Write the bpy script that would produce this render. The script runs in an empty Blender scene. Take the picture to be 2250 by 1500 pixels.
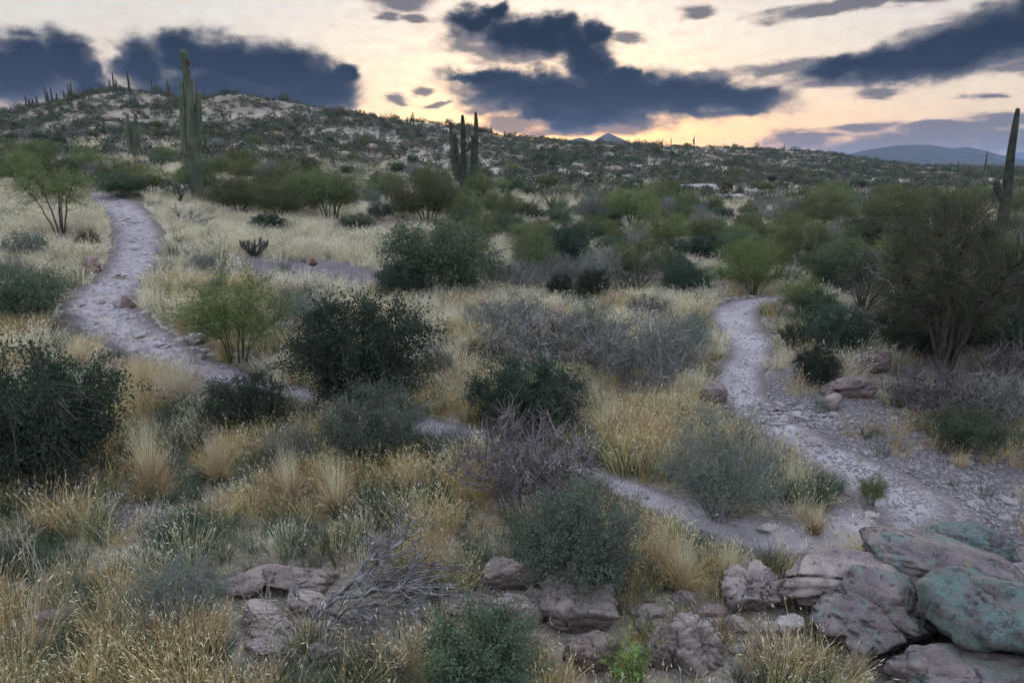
import bpy, math, random
import numpy as np
from mathutils import Vector, Matrix

# ---------------------------------------------------------------- camera, sky, sun, exposure
scene = bpy.context.scene
COL = scene.collection
R = math.radians
PITCH = 13.86            # camera looks this many degrees below the horizon
cam_d = bpy.data.cameras.new("camera")
cam = bpy.data.objects.new("camera", cam_d)
COL.objects.link(cam)
cam.location = (0, 0, 0)
cam.rotation_euler = (R(90 - PITCH), 0, 0)
cam_d.lens = 24.0
cam_d.sensor_width = 36.0
cam_d.clip_start = 0.1
cam_d.clip_end = 30000
scene.camera = cam

SUN_AZ, SUN_EL = 2.6, 3.4     # degrees, clockwise from +Y / above the horizon
sun_d = bpy.data.lights.new("sun", 'SUN')
sun_d.energy = 2.0
sun_d.angle = R(10)
sun_d.color = (1.0, 0.72, 0.45)
sun = bpy.data.objects.new("sun", sun_d)
COL.objects.link(sun)
sd = Vector((math.sin(R(SUN_AZ)) * math.cos(R(SUN_EL)), math.cos(R(SUN_AZ)) * math.cos(R(SUN_EL)), math.sin(R(SUN_EL))))
sun.rotation_euler = sd.to_track_quat('Z', 'Y').to_euler()

scene.view_settings.view_transform = 'Standard'
scene.view_settings.look = 'None'
scene.view_settings.gamma = 1.0
scene.view_settings.use_curve_mapping = False
scene.view_settings.exposure = 1.5
scene.cycles.use_denoising = True
scene.cycles.denoising_prefilter = 'ACCURATE'
scene.cycles.max_bounces = 5
scene.cycles.diffuse_bounces = 2
scene.cycles.transmission_bounces = 3
scene.cycles.volume_bounces = 0


class NT:
    """small helper for building node trees"""
    def __init__(self, tree):
        self.t = tree
        tree.nodes.clear()
    def n(self, typ, **kw):
        nd = self.t.nodes.new(typ)
        for k, v in kw.items():
            setattr(nd, k, v)
        return nd
    def l(self, a, b):
        self.t.links.new(a, b)
    def val(self, sock, v):
        if isinstance(v, bpy.types.NodeSocket):
            self.l(v, sock)
        else:
            sock.default_value = v
    def math(self, op, a, b=0.0, c=None, clamp=False):
        nd = self.n('ShaderNodeMath', operation=op, use_clamp=clamp)
        self.val(nd.inputs[0], a)
        self.val(nd.inputs[1], b)
        if c is not None:
            self.val(nd.inputs[2], c)
        return nd.outputs[0]
    def vmath(self, op, a, b=None):
        nd = self.n('ShaderNodeVectorMath', operation=op)
        self.val(nd.inputs[0], a)
        if b is not None:
            self.val(nd.inputs[3] if op == 'SCALE' else nd.inputs[1], b)
        return nd.outputs[1] if op in ('LENGTH', 'DOT_PRODUCT', 'DISTANCE') else nd.outputs[0]
    def smooth(self, v, a, b, lo=0.0, hi=1.0):
        nd = self.n('ShaderNodeMapRange', interpolation_type='SMOOTHSTEP')
        self.val(nd.inputs[0], v)
        for i, q in zip((1, 2, 3, 4), (a, b, lo, hi)):
            self.val(nd.inputs[i], q)
        return nd.outputs[0]
    def mix(self, f, a, b, mode='MIX'):
        nd = self.n('ShaderNodeMix', data_type='RGBA', blend_type=mode)
        self.val(nd.inputs[0], f)
        for s, q in ((nd.inputs[6], a), (nd.inputs[7], b)):
            if isinstance(q, tuple) and len(q) == 3:
                q = (*q, 1)
            self.val(s, q)
        return nd.outputs[2]
    def noise(self, vec, scale, detail=4, rough=0.55, dist=0.0, col=False):
        nd = self.n('ShaderNodeTexNoise')
        if vec is not None:
            self.l(vec, nd.inputs['Vector'])
        nd.inputs['Scale'].default_value = scale
        nd.inputs['Detail'].default_value = detail
        nd.inputs['Roughness'].default_value = rough
        nd.inputs['Distortion'].default_value = dist
        return nd.outputs['Color' if col else 'Fac']
    def comb(self, x, y, z=0.0):
        nd = self.n('ShaderNodeCombineXYZ')
        for i, v in enumerate((x, y, z)):
            self.val(nd.inputs[i], v)
        return nd.outputs[0]


def build_world():
    w = bpy.data.worlds.new("World")
    scene.world = w
    w.use_nodes = True
    w.cycles.sampling_method = 'NONE'
    N = NT(w.node_tree)
    out = N.n('ShaderNodeOutputWorld')
    bg = N.n('ShaderNodeBackground')
    bg.inputs[1].default_value = 0.1
    N.l(bg.outputs[0], out.inputs[0])
    tc = N.n('ShaderNodeTexCoord')
    d = N.vmath('NORMALIZE', tc.outputs['Generated'])
    sep = N.n('ShaderNodeSeparateXYZ')
    N.l(d, sep.inputs[0])
    DEG = 57.29578
    az = N.math('MULTIPLY', N.math('ARCTAN2', sep.outputs[0], sep.outputs[1]), DEG)
    el = N.math('MULTIPLY', N.math('ARCSINE', sep.outputs[2]), DEG)
    # clear dusk sky
    sky = N.n('ShaderNodeTexSky', sky_type='NISHITA')
    sky.sun_disc = False
    sky.sun_elevation = R(SUN_EL)
    sky.sun_rotation = R(SUN_AZ)
    sky.air_density = 1.0
    sky.dust_density = 1.5
    sky.ozone_density = 2.0
    skyc = N.vmath('SCALE', sky.outputs[0], SKY_GAIN)
    # high thin veil of cirrostratus that takes the glow of the low sun
    sunv = N.n('ShaderNodeCombineXYZ')
    for i in range(3):
        sunv.inputs[i].default_value = sd[i]
    cosang = N.vmath('DOT_PRODUCT', d, sunv.outputs[0])
    glow = N.smooth(cosang, 0.2, 1.0)
    elr = N.n('ShaderNodeValToRGB')
    N.l(N.math('DIVIDE', el, 40.0, clamp=True), elr.inputs[0])
    cr = elr.color_ramp
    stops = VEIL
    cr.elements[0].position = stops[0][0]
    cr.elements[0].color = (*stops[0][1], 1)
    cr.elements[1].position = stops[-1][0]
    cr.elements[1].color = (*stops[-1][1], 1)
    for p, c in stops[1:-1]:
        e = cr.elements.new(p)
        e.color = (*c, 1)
    # boost added to the upper sky, mostly out of view, to brighten the land
    zen_boost = N.smooth(el, 9.0, 80.0, 1.0, 3.2)
    veil = N.vmath('SCALE', elr.outputs[0], N.math('MULTIPLY', N.math('MULTIPLY_ADD', glow, 1.1, 3.4), zen_boost))
    # warmer just over the sun
    dx = N.math('DIVIDE', N.math('SUBTRACT', az, SUN_AZ + 3.0), 17.0)
    dy = N.math('DIVIDE', N.math('SUBTRACT', el, 2.2), 2.5)
    g2 = N.math('EXPONENT', N.math('MULTIPLY', N.math('ADD', N.math('MULTIPLY', dx, dx), N.math('MULTIPLY', dy, dy)), -1.0))
    veil = N.mix(N.math('MULTIPLY', g2, 0.85), veil, (5.0, 2.2, 0.62))
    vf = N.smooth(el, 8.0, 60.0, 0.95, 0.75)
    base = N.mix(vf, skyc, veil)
    # ---- clouds
    p0 = N.comb(az, el)
    wob = N.noise(N.vmath('MULTIPLY', p0, (0.42, 0.66, 1)), 1.0, 6, 0.55, 0.2, col=True)
    wob = N.vmath('SUBTRACT', wob, (0.5, 0.5, 0.5))
    pw = N.vmath('ADD', p0, N.vmath('MULTIPLY', wob, (3.2, 2.4, 0)))
    wobs = N.noise(N.vmath('MULTIPLY', p0, (0.12, 0.42, 1)), 1.0, 6, 0.55, 0.3, col=True)
    wobs = N.vmath('SUBTRACT', wobs, (0.5, 0.5, 0.5))
    ps = N.vmath('ADD', p0, N.vmath('MULTIPLY', wobs, (6.0, 2.4, 0)))

    def union(blobs, vec, k):
        acc = None
        for (a, e, ra, re, rot) in blobs:
            mp = N.n('ShaderNodeMapping', vector_type='TEXTURE')
            N.l(vec, mp.inputs[0])
            mp.inputs['Location'].default_value = (a, e, 0)
            mp.inputs['Rotation'].default_value = (0, 0, R(rot))
            mp.inputs['Scale'].default_value = (ra * 1.5, re * 1.5, 1)
            g = N.n('ShaderNodeTexGradient', gradient_type='SPHERICAL')
            N.l(mp.outputs[0], g.inputs[0])
            o = g.outputs['Fac']
            acc = o if acc is None else N.math('SMOOTH_MAX', acc, o, k)
        return acc
    fine = N.math('SUBTRACT', N.noise(N.vmath('MULTIPLY', p0, (1.0, 1.5, 1)), 0.9, 8, 0.65), 0.5)
    # broken cloud over the unseen sky, thinned and lightened to brighten the land
    domec = N.noise(N.vmath('MULTIPLY', d, (1, 1, 2.4)), 2.6, 7, 0.58, 0.4)
    domem = N.math('MAXIMUM', N.smooth(el, 15.0, 26.0), N.smooth(N.math('ABSOLUTE', az), 43.0, 58.0))
    domef = N.math('MULTIPLY', N.smooth(domec, 0.56, 0.74), domem)
    # soft streaks, rain veils and haze bands
    strk = N.math('SUBTRACT', N.noise(N.vmath('MULTIPLY', p0, (0.22, 0.9, 1)), 1.0, 8, 0.62, 0.5), 0.5)
    us = union(SOFT, ps, 0.25)
    fs = N.math('MULTIPLY_ADD', N.math('MULTIPLY_ADD', strk, 0.9, N.math('MULTIPLY', fine, 0.4)), N.math('MULTIPLY', us, 3.0, clamp=True), us)
    asoft = N.smooth(fs, 0.08, 0.66, 0.0, 0.9)
    softc = N.mix(N.smooth(fs, 0.12, 0.66), N.mix(g2, (2.75, 1.85, 1.55), (3.6, 1.9, 1.0)), (0.15, 0.19, 0.32))
    c1 = N.mix(asoft, base, softc)
    # cumulus: the thicker the cloud the less of the low sun comes through
    uh = union(HARD, pw, 0.25)
    fh = N.math('MULTIPLY_ADD', N.math('MULTIPLY', fine, 0.28), N.math('MULTIPLY', uh, 3.0, clamp=True), uh)
    fh = N.math('MAXIMUM', fh, N.math('MULTIPLY', domef, 0.62))
    ahard = N.smooth(fh, 0.05, 0.54)
    bil = N.noise(N.vmath('MULTIPLY', p0, (0.7, 1.1, 1)), 0.9, 8, 0.6, 0.4)
    lum = N.math('MULTIPLY_ADD', N.smooth(bil, 0.3, 0.7), 0.35, 0.82)
    rim = N.mix(glow, (2.6, 2.9, 3.4), N.mix(g2, (1.9, 1.6, 1.5), (3.4, 1.8, 1.0)))
    lowf = N.smooth(el, 2.5, 8.5)
    dark = N.mix(lowf, (0.065, 0.066, 0.120), (0.022, 0.055, 0.115))
    body = N.mix(N.smooth(fh, 0.26, 0.72), (0.46, 0.46, 0.57), dark)
    # clouds away from the low sun are lit from the front
    body = N.vmath('SCALE', N.mix(N.smooth(cosang, -0.2, 0.72), (3.4, 3.9, 4.8), body), lum)
    hardc = N.mix(N.smooth(fh, 0.07, 0.42), rim, body)
    c2 = N.mix(ahard, c1, hardc)
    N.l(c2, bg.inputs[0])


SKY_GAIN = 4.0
# colour of the lit veil by elevation (0..40 degrees), upper stops raised to light the land
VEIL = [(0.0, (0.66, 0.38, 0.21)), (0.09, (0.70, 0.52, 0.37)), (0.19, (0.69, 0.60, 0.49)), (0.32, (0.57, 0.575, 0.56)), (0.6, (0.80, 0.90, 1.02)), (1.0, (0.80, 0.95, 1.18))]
# cloud masses: bearing, elevation, half-width, half-height (degrees), tilt
HARD = [
    (-34.41, 6.43, 3.24, 2.20, 0), (-31.56, 7.20, 2.00, 1.95, 0), (-38.55, 6.23, 2.88, 2.66, 0), (-33.50, 7.68, 1.27, 1.07, 0), (-30.13, 6.16, 1.38, 1.42, 0),
    (-26.98, 7.23, 1.77, 2.06, 0), (-24.28, 8.14, 2.32, 1.60, 0), (-21.30, 7.77, 3.91, 2.06, 0), (-17.54, 7.32, 3.77, 2.06, 0), (-14.46, 6.34, 2.67, 1.71, 0), (-22.43, 5.65, 6.10, 1.78, 0), (-16.69, 5.53, 3.82, 1.07, 0), (-12.88, 7.26, 1.15, 0.71, 0),
    (-3.00, 11.08, 2.36, 1.07, 0), (-1.41, 11.84, 1.37, 0.71, 0), (1.24, 10.05, 4.39, 1.56, -8), (3.53, 10.98, 1.90, 1.07, 0), (5.14, 9.53, 2.84, 1.49, -20), (6.52, 10.46, 1.32, 0.99, 0),
    (6.24, 7.89, 2.34, 1.42, -25), (9.26, 7.02, 2.78, 0.85, -14), (-1.80, 7.21, 4.01, 0.64, -3), (2.16, 6.27, 7.06, 1.63, -4), (7.37, 5.72, 6.75, 2.06, 0), (12.97, 5.72, 6.13, 1.63, -2), (17.53, 5.34, 3.95, 1.14, -2), (5.99, 4.14, 3.59, 1.07, 0), (2.72, 4.91, 3.05, 0.85, -8),
    (24.67, 7.22, 3.39, 0.78, 2), (27.53, 7.29, 3.79, 1.21, 5), (30.45, 7.76, 3.83, 1.63, 10), (33.14, 8.44, 3.32, 1.78, 14), (35.42, 9.13, 2.64, 1.92, 14),
]
SOFT = [
    (20.39, 7.51, 3.63, 0.78, 2), (23.78, 7.27, 4.69, 1.21, 4), (28.34, 7.43, 5.16, 1.63, 8), (31.68, 8.16, 4.51, 1.92, 12), (34.51, 8.97, 3.69, 2.06, 14),
    (29.34, 1.55, 7.41, 1.28, 1), (34.35, 3.44, 3.03, 0.71, 3), (35.56, 1.80, 4.18, 1.63, 0), (22.13, 2.24, 3.24, 0.71, 0), (25.72, 3.03, 3.35, 0.43, 3), (31.35, 2.87, 3.26, 0.50, 2),
    (0.18, 3.82, 3.25, 0.85, 0), (4.02, 3.11, 2.85, 0.53, 0), (8.51, 3.84, 4.47, 1.07, 0), (-2.30, 10.36, 3.05, 1.63, 0), (18.03, 5.16, 3.08, 0.92, 0), (-0.89, 8.92, 4.20, 0.71, -6), (25.37, 11.29, 7.84, 0.43, 2), (-33.58, 5.38, 3.58, 0.85, 0), (-15.71, 5.23, 3.86, 0.92, 0), 
    (-8.18, 12.40, 2.80, 0.85, 0), (13.95, 11.62, 1.78, 0.60, 0), (9.14, 10.08, 1.04, 0.57, 0), (15.09, 6.97, 2.47, 0.53, 0), (-8.61, 5.74, 1.04, 0.46, 0), (-6.82, 6.33, 0.90, 0.36, 0), (-1.81, 5.05, 3.05, 0.57, 0),
    (-5.96, 5.30, 1.21, 0.25, 0), (-9.76, 11.55, 1.25, 0.32, 0), (24.49, 6.21, 2.79, 0.57, 0), (27.50, 5.12, 1.76, 0.39, 0), (33.28, 4.86, 1.29, 0.25, 0), (34.24, 6.71, 1.75, 0.43, 0), (-7.53, 11.37, 1.50, 0.25, 0),
]
build_world()


# ---------------------------------------------------------------- noise and terrain
_rs = np.random.RandomState(7)
_PERM = np.tile(_rs.permutation(256), 3)
_GR = _rs.normal(size=(256, 3))
_GR /= np.linalg.norm(_GR, axis=1)[:, None]


def pn(x, y, z=0.0):
    """gradient noise, vectorised, about -1..1"""
    x, y, z = np.broadcast_arrays(np.asarray(x, float), np.asarray(y, float), np.asarray(z, float))
    xi, yi, zi = np.floor(x).astype(int), np.floor(y).astype(int), np.floor(z).astype(int)
    xf, yf, zf = x - xi, y - yi, z - zi
    u, v, w = [t * t * t * (t * (t * 6 - 15) + 10) for t in (xf, yf, zf)]
    def g(i, j, k):
        h = _PERM[_PERM[_PERM[(xi + i) & 255] + ((yi + j) & 255)] + ((zi + k) & 255)]
        q = _GR[h]
        return q[..., 0] * (xf - i) + q[..., 1] * (yf - j) + q[..., 2] * (zf - k)
    def lp(a, b, t):
        return a + (b - a) * t
    r = lp(lp(lp(g(0, 0, 0), g(1, 0, 0), u), lp(g(0, 1, 0), g(1, 1, 0), u), v),
           lp(lp(g(0, 0, 1), g(1, 0, 1), u), lp(g(0, 1, 1), g(1, 1, 1), u), v), w)
    return r * 1.5


def fbm(x, y, z=0.0, o=4, gain=0.5):
    a, s, f = 1.0, 0.0, 1.0
    for i in range(o):
        s = s + a * pn(np.asarray(x) * f + 17.3 * i, np.asarray(y) * f - 9.1 * i, np.asarray(z) * f + 4.7 * i)
        a *= gain
        f *= 2.03
    return s


def sstep(v, a, b):
    t = np.clip((np.asarray(v, float) - a) / (b - a), 0, 1)
    return t * t * (3 - 2 * t)


# ground heights in metres relative to the eye, along bearings (x/y) from the viewpoint: (distance y, height)
PROF = [
    (-1.60, [(18, -4.2), (26, -2.6), (36, -1.0), (60, 1.0), (100, 4), (150, 9), (240, 12), (500, 8), (900, 0)]),
    (-0.725, [(18, -3.75), (22, -3.2), (28, -2.2), (36, -1.0), (60, 1.1), (100, 5.4), (130, 9.6), (170, 13.6), (190, 12.5), (260, 12), (330, 33), (480, 20), (900, 0)]),
    (-0.655, [(17, -4.1), (22, -3.7), (28, -2.4), (36, -0.95), (60, 1.2), (100, 5.6), (130, 10.4), (150, 14.0), (180, 12), (260, 8), (330, 20), (900, 0)]),
    (-0.600, [(17, -4.2), (22, -3.85), (27, -2.95), (31, -1.95), (36, -0.95), (60, 1.2), (90, 5.4), (125, 12.2), (150, 16.9), (170, 15), (250, 6), (900, 0)]),
    (-0.530, [(17, -4.25), (22, -3.9), (27, -3.0), (31, -2.0), (36, -1.1), (60, 1.15), (90, 5.6), (125, 12.4), (150, 17.9), (170, 16), (250, 6), (900, 0)]),
    (-0.450, [(16.5, -4.45), (22, -3.9), (28, -3.0), (36, -1.6), (60, 1.0), (90, 4.6), (125, 10.6), (150, 15.0), (175, 14), (250, 6), (900, 0)]),
    (-0.395, [(16.5, -4.55), (22, -4.0), (30, -2.9), (40, -1.6), (60, 0.9), (90, 5.2), (115, 10.6), (130, 15.1), (150, 14), (250, 6), (900, 0)]),
    (-0.310, [(16.5, -4.65), (25, -3.65), (33, -2.6), (43, -1.6), (58, -0.1), (90, 4.4), (115, 8.8), (136, 13.3), (160, 12), (250, 5), (900, 0)]),
    (-0.210, [(16.5, -4.75), (25, -3.9), (34, -2.8), (44, -1.9), (60, -0.6), (95, 4.0), (120, 7.8), (150, 11.7), (180, 10), (260, 4), (900, 0)]),
    (-0.080, [(15, -4.9), (20, -4.6), (26, -4.15), (34, -3.2), (44, -2.2), (55, -1.5), (75, -0.4), (110, 3.0), (160, 10.8), (190, 9.6), (260, 4), (900, 0)]),
    (0.050, [(15, -4.9), (20, -4.6), (26, -4.2), (34, -3.4), (46, -2.6), (58, -1.8), (80, -0.4), (130, 3.2), (190, 8.6), (230, 7.5), (300, 4), (900, 0)]),
    (0.178, [(15, -4.9), (20, -4.6), (25, -4.3), (33, -3.6), (46, -2.9), (60, -2.0), (90, -0.1), (150, 3.8), (220, 8.5), (260, 7.5), (320, 4), (900, 0)]),
    (0.307, [(15, -4.9), (23, -4.3), (30, -3.8), (44, -3.0), (65, -2.1), (100, -0.6), (170, 3.2), (260, 9.2), (300, 8), (360, 5), (900, 0)]),
    (0.437, [(15, -4.8), (23, -4.2), (27, -3.9), (42, -3.1), (75, -2.3), (130, -0.8), (220, 3.8), (290, 8.6), (330, 8), (420, 5), (900, 0)]),
    (0.566, [(13.5, -4.85), (19, -4.2), (28, -3.4), (46, -2.6), (90, -2.0), (150, -1.0), (260, 1.6), (340, 3.2), (420, 3), (900, 2)]),
    (0.728, [(10, -5.05), (13.5, -4.75), (19, -4.0), (29, -3.0), (50, -2.2), (120, -1.4), (300, 1.6), (420, 1.8), (900, 2)]),
    (1.60, [(10, -5.0), (19, -4.0), (29, -3.0), (50, -2.2), (120, -1.2), (300, 1.8), (900, 2)]),
]
_LY = np.linspace(math.log(3), math.log(6000), 320)
_SG = np.linspace(-1.6, 1.6, 641)


def _table():
    rows = []
    for s, lst in PROF:
        pts = [(3, -5.2), (6, -5.1), (8, -5.05), (11, -5.0 if lst[0][0] > 11 else -5.03)]
        pts = [p for p in pts if p[0] < lst[0][0]] + lst + [(2000, -8), (6000, -40)]
        r = np.interp(_LY, np.log([p[0] for p in pts]), [p[1] for p in pts])
        k = np.exp(-0.5 * (np.arange(-6, 7) / 2.4) ** 2)
        r = np.convolve(np.pad(r, 6, mode='edge'), k / k.sum(), 'valid')
        rows.append(r)
    rows = np.array(rows)
    ss = [p[0] for p in PROF]
    T = np.stack([np.interp(_SG, ss, rows[:, j]) for j in range(rows.shape[1])], 1)
    k = np.exp(-0.5 * (np.arange(-12, 13) / 4.5) ** 2)
    k /= k.sum()
    return np.stack([np.convolve(np.pad(T[:, j], 12, mode='edge'), k, 'valid') for j in range(T.shape[1])], 1)


_T = _table()


def base_h(x, y):
    x = np.asarray(x, float)
    y = np.asarray(y, float)
    yc = np.clip(y, 3, 5990)
    s = np.clip(x / yc, -1.595, 1.595)
    fi = (s + 1.6) / 3.2 * 640
    fj = (np.log(yc) - _LY[0]) / (_LY[-1] - _LY[0]) * 319
    i = np.clip(fi.astype(int), 0, 639)
    j = np.clip(fj.astype(int), 0, 318)
    a, b = fi - i, fj - j
    return (_T[i, j] * (1 - a) * (1 - b) + _T[i + 1, j] * a * (1 - b) + _T[i, j + 1] * (1 - a) * b + _T[i + 1, j + 1] * a * b)


def H(x, y):
    z = base_h(x, y)
    f = sstep(y, 45, 130)
    z = z + 0.075 * fbm(np.asarray(x) * 0.42, np.asarray(y) * 0.42, 3.1, 3)
    z = z + f * 0.55 * fbm(np.asarray(x) / 14.0, np.asarray(y) / 22.0, 1.7, 4)
    return z


# ---------------------------------------------------------------- mesh helpers
def mk_mesh(name, V, F, mats=(), mi=None, smooth=False, attrs=None):
    """F: list of int arrays (n,3) or (n,4)"""
    me = bpy.data.meshes.new(name)
    V = np.asarray(V, np.float32)
    F = [np.asarray(f, np.int32) for f in (F if isinstance(F, list) else [F]) if len(f)]
    me.vertices.add(len(V))
    me.vertices.foreach_set('co', V.ravel())
    if F:
        lo = np.concatenate([f.ravel() for f in F])
        tot = np.concatenate([np.full(len(f), f.shape[1], np.int32) for f in F])
        st = np.concatenate([[0], np.cumsum(tot)[:-1]]).astype(np.int32)
        me.loops.add(len(lo))
        me.loops.foreach_set('vertex_index', lo)
        me.polygons.add(len(tot))
        me.polygons.foreach_set('loop_start', st)
        me.polygons.foreach_set('loop_total', tot)
        if mi is not None:
            me.polygons.foreach_set('material_index', np.asarray(mi, np.int32))
        me.polygons.foreach_set('use_smooth', np.full(len(tot), smooth))
    for m in (mats if isinstance(mats, (list, tuple)) else [mats]):
        me.materials.append(m)
    for k, v in (attrs or {}).items():
        v = np.asarray(v, np.float32)
        if v.ndim == 1:
            me.attributes.new(k, 'FLOAT', 'POINT').data.foreach_set('value', v)
        else:
            me.attributes.new(k, 'FLOAT_VECTOR', 'POINT').data.foreach_set('vector', v.ravel())
    me.update(calc_edges=True)
    return me


def obj(name, me, parent=None, loc=(0, 0, 0), rot=(0, 0, 0), scl=(1, 1, 1)):
    o = bpy.data.objects.new(name, me)
    COL.objects.link(o)
    if parent is not None:
        o.parent = parent
    o.location = loc
    o.rotation_euler = rot
    o.scale = scl
    return o


def tag(o, label=None, cat=None, group=None, kind=None):
    if label:
        o["label"] = label
    if cat:
        o["category"] = cat
    if group:
        o["group"] = group
    if kind:
        o["kind"] = kind
    return o


def tubes(P, Rd, sides=3):
    """P (n,k,3) centre lines, Rd (n,k) radii -> verts, quads"""
    P = np.asarray(P, float)
    Rd = np.asarray(Rd, float)
    n, k = P.shape[:2]
    d = P[:, -1] - P[:, 0]
    d /= np.linalg.norm(d, axis=1)[:, None] + 1e-9
    ref = np.where(np.abs(d[:, 2:3]) > 0.8, [[1.0, 0.2, 0]], [[0, 0.1, 1.0]])
    a = np.cross(d, ref)
    a /= np.linalg.norm(a, axis=1)[:, None] + 1e-9
    b = np.cross(d, a)
    th = np.arange(sides) * 2 * math.pi / sides
    ring = a[:, None, None, :] * np.cos(th)[None, None, :, None] + b[:, None, None, :] * np.sin(th)[None, None, :, None]
    V = P[:, :, None, :] + ring * Rd[:, :, None, None]
    idx = np.arange(n * k * sides).reshape(n, k, sides)
    nx = np.roll(idx, -1, 2)
    Q = np.stack([idx[:, :-1], nx[:, :-1], nx[:, 1:], idx[:, 1:]], -1).reshape(-1, 4)
    return V.reshape(-1, 3), Q


def bez(p0, p1, p2, k):
    t = np.linspace(0, 1, k)[None, :, None]
    return p0[:, None] * (1 - t) ** 2 + 2 * p1[:, None] * t * (1 - t) + p2[:, None] * t * t


def unit(v):
    return v / (np.linalg.norm(v, axis=-1, keepdims=True) + 1e-9)


def leaf_quads(pos, dr, ln, wd, rs):
    """diamond leaves: pos base, dr direction"""
    n = len(pos)
    dr = unit(dr)
    side = unit(np.cross(dr, rs.normal(size=(n, 3))))
    ln = np.asarray(ln)[:, None]
    wd = np.asarray(wd)[:, None]
    mid = pos + dr * ln * 0.5
    V = np.stack([pos, mid + side * wd * 0.5, pos + dr * ln, mid - side * wd * 0.5], 1).reshape(-1, 3)
    return V, np.arange(n * 4).reshape(n, 4)


# ---------------------------------------------------------------- materials
def new_mat(name):
    m = bpy.data.materials.new(name)
    m.use_nodes = True
    N = NT(m.node_tree)
    o = N.n('ShaderNodeOutputMaterial')
    return m, N, o


def leaf_mat(name, ca, cb, trans=0.28, vary=0.35, rough=0.6, gloss=0.0):
    m, N, o = new_mat(name)
    at = N.n('ShaderNodeAttribute', attribute_name='var')
    oi = N.n('ShaderNodeObjectInfo')
    c = N.mix(at.outputs['Fac'], ca, cb)
    hs = N.n('ShaderNodeHueSaturation')
    N.l(c, hs.inputs['Color'])
    N.l(N.math('MULTIPLY_ADD', oi.outputs['Random'], 0.05, 0.475), hs.inputs['Hue'])
    N.l(N.math('MULTIPLY_ADD', oi.outputs['Random'], vary * 2, 1.0 - vary), hs.inputs['Value'])
    df = N.n('ShaderNodeBsdfDiffuse')
    tr = N.n('ShaderNodeBsdfTranslucent')
    N.l(hs.outputs[0], df.inputs[0])
    N.l(hs.outputs[0], tr.inputs[0])
    mx = N.n('ShaderNodeMixShader')
    mx.inputs[0].default_value = trans
    N.l(df.outputs[0], mx.inputs[1])
    N.l(tr.outputs[0], mx.inputs[2])
    last = mx.outputs[0]
    if gloss > 0:
        gl = N.n('ShaderNodeBsdfGlossy')
        gl.inputs['Roughness'].default_value = rough
        fr = N.n('ShaderNodeFresnel')
        m2 = N.n('ShaderNodeMixShader')
        N.l(N.math('MULTIPLY', fr.outputs[0], gloss * 4), m2.inputs[0])
        N.l(last, m2.inputs[1])
        N.l(gl.outputs[0], m2.inputs[2])
        last = m2.outputs[0]
    N.l(last, o.inputs[0])
    return m


def solid_mat(name, ca, cb, scale=6.0, rough=0.9, bump=0.3, bscale=30.0):
    m, N, o = new_mat(name)
    tc = N.n('ShaderNodeTexCoord')
    oi = N.n('ShaderNodeObjectInfo')
    n1 = N.noise(tc.outputs['Object'], scale, 5, 0.6)
    c = N.mix(N.smooth(n1, 0.35, 0.65), ca, cb)
    hs = N.n('ShaderNodeHueSaturation')
    N.l(c, hs.inputs['Color'])
    N.l(N.math('MULTIPLY_ADD', oi.outputs['Random'], 0.4, 0.8), hs.inputs['Value'])
    b = N.n('ShaderNodeBsdfPrincipled')
    N.l(hs.outputs[0], b.inputs['Base Color'])
    b.inputs['Roughness'].default_value = rough
    b.inputs['Specular IOR Level'].default_value = 0.2
    bp = N.n('ShaderNodeBump')
    bp.inputs['Strength'].default_value = bump
    bp.inputs['Distance'].default_value = 0.03
    N.l(N.noise(tc.outputs['Object'], bscale, 5, 0.65), bp.inputs['Height'])
    N.l(bp.outputs[0], b.inputs['Normal'])
    N.l(b.outputs[0], o.inputs[0])
    return m


def rock_mat(name, ca, cb, cdark, lichen=None, lamt=0.5, yellow=False):
    m, N, o = new_mat(name)
    tc = N.n('ShaderNodeTexCoord')
    oi = N.n('ShaderNodeObjectInfo')
    off = N.vmath('SCALE', N.comb(oi.outputs['Random'], oi.outputs['Random'], oi.outputs['Random']), 40.0)
    v = N.vmath('ADD', tc.outputs['Object'], off)
    c = N.mix(N.smooth(N.noise(v, 2.2, 6, 0.62, 0.6), 0.36, 0.64), ca, cb)
    c = N.mix(N.smooth(N.noise(v, 5.5, 7, 0.68, 0.8), 0.53, 0.66), c, cdark)
    c = N.mix(N.math('MULTIPLY', N.smooth(N.noise(v, 38, 4, 0.7), 0.52, 0.7), 0.55), c, tuple(min(1, q * 1.45) for q in ca))
    c = N.mix(N.math('MULTIPLY', N.smooth(N.noise(v, 60, 3, 0.7), 0.55, 0.72), 0.6), c, tuple(q * 0.5 for q in cdark))
    if lichen:
        f = N.math('MULTIPLY', N.smooth(N.noise(v, 3.0, 8, 0.7, 1.2), 0.60 - 0.22 * lamt, 0.66 - 0.18 * lamt), N.smooth(N.noise(v, 22, 5, 0.7), 0.35, 0.6))
        c = N.mix(f, c, lichen)
    if yellow:
        f = N.math('MULTIPLY', N.smooth(N.noise(v, 1.3, 6, 0.7, 1.0), 0.64, 0.70), N.smooth(N.noise(v, 20, 5, 0.7), 0.42, 0.6))
        c = N.mix(f, c, (0.26, 0.24, 0.05))
    b = N.n('ShaderNodeBsdfPrincipled')
    N.l(c, b.inputs['Base Color'])
    b.inputs['Roughness'].default_value = 0.88
    b.inputs['Specular IOR Level'].default_value = 0.25
    h = N.math('ADD', N.noise(v, 9, 8, 0.72, 0.5), N.math('MULTIPLY', N.noise(v, 45, 5, 0.7), 0.35))
    bp = N.n('ShaderNodeBump')
    bp.inputs['Strength'].default_value = 0.75
    bp.inputs['Distance'].default_value = 0.06
    N.l(h, bp.inputs['Height'])
    N.l(bp.outputs[0], b.inputs['Normal'])
    N.l(b.outputs[0], o.inputs[0])
    return m


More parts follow.
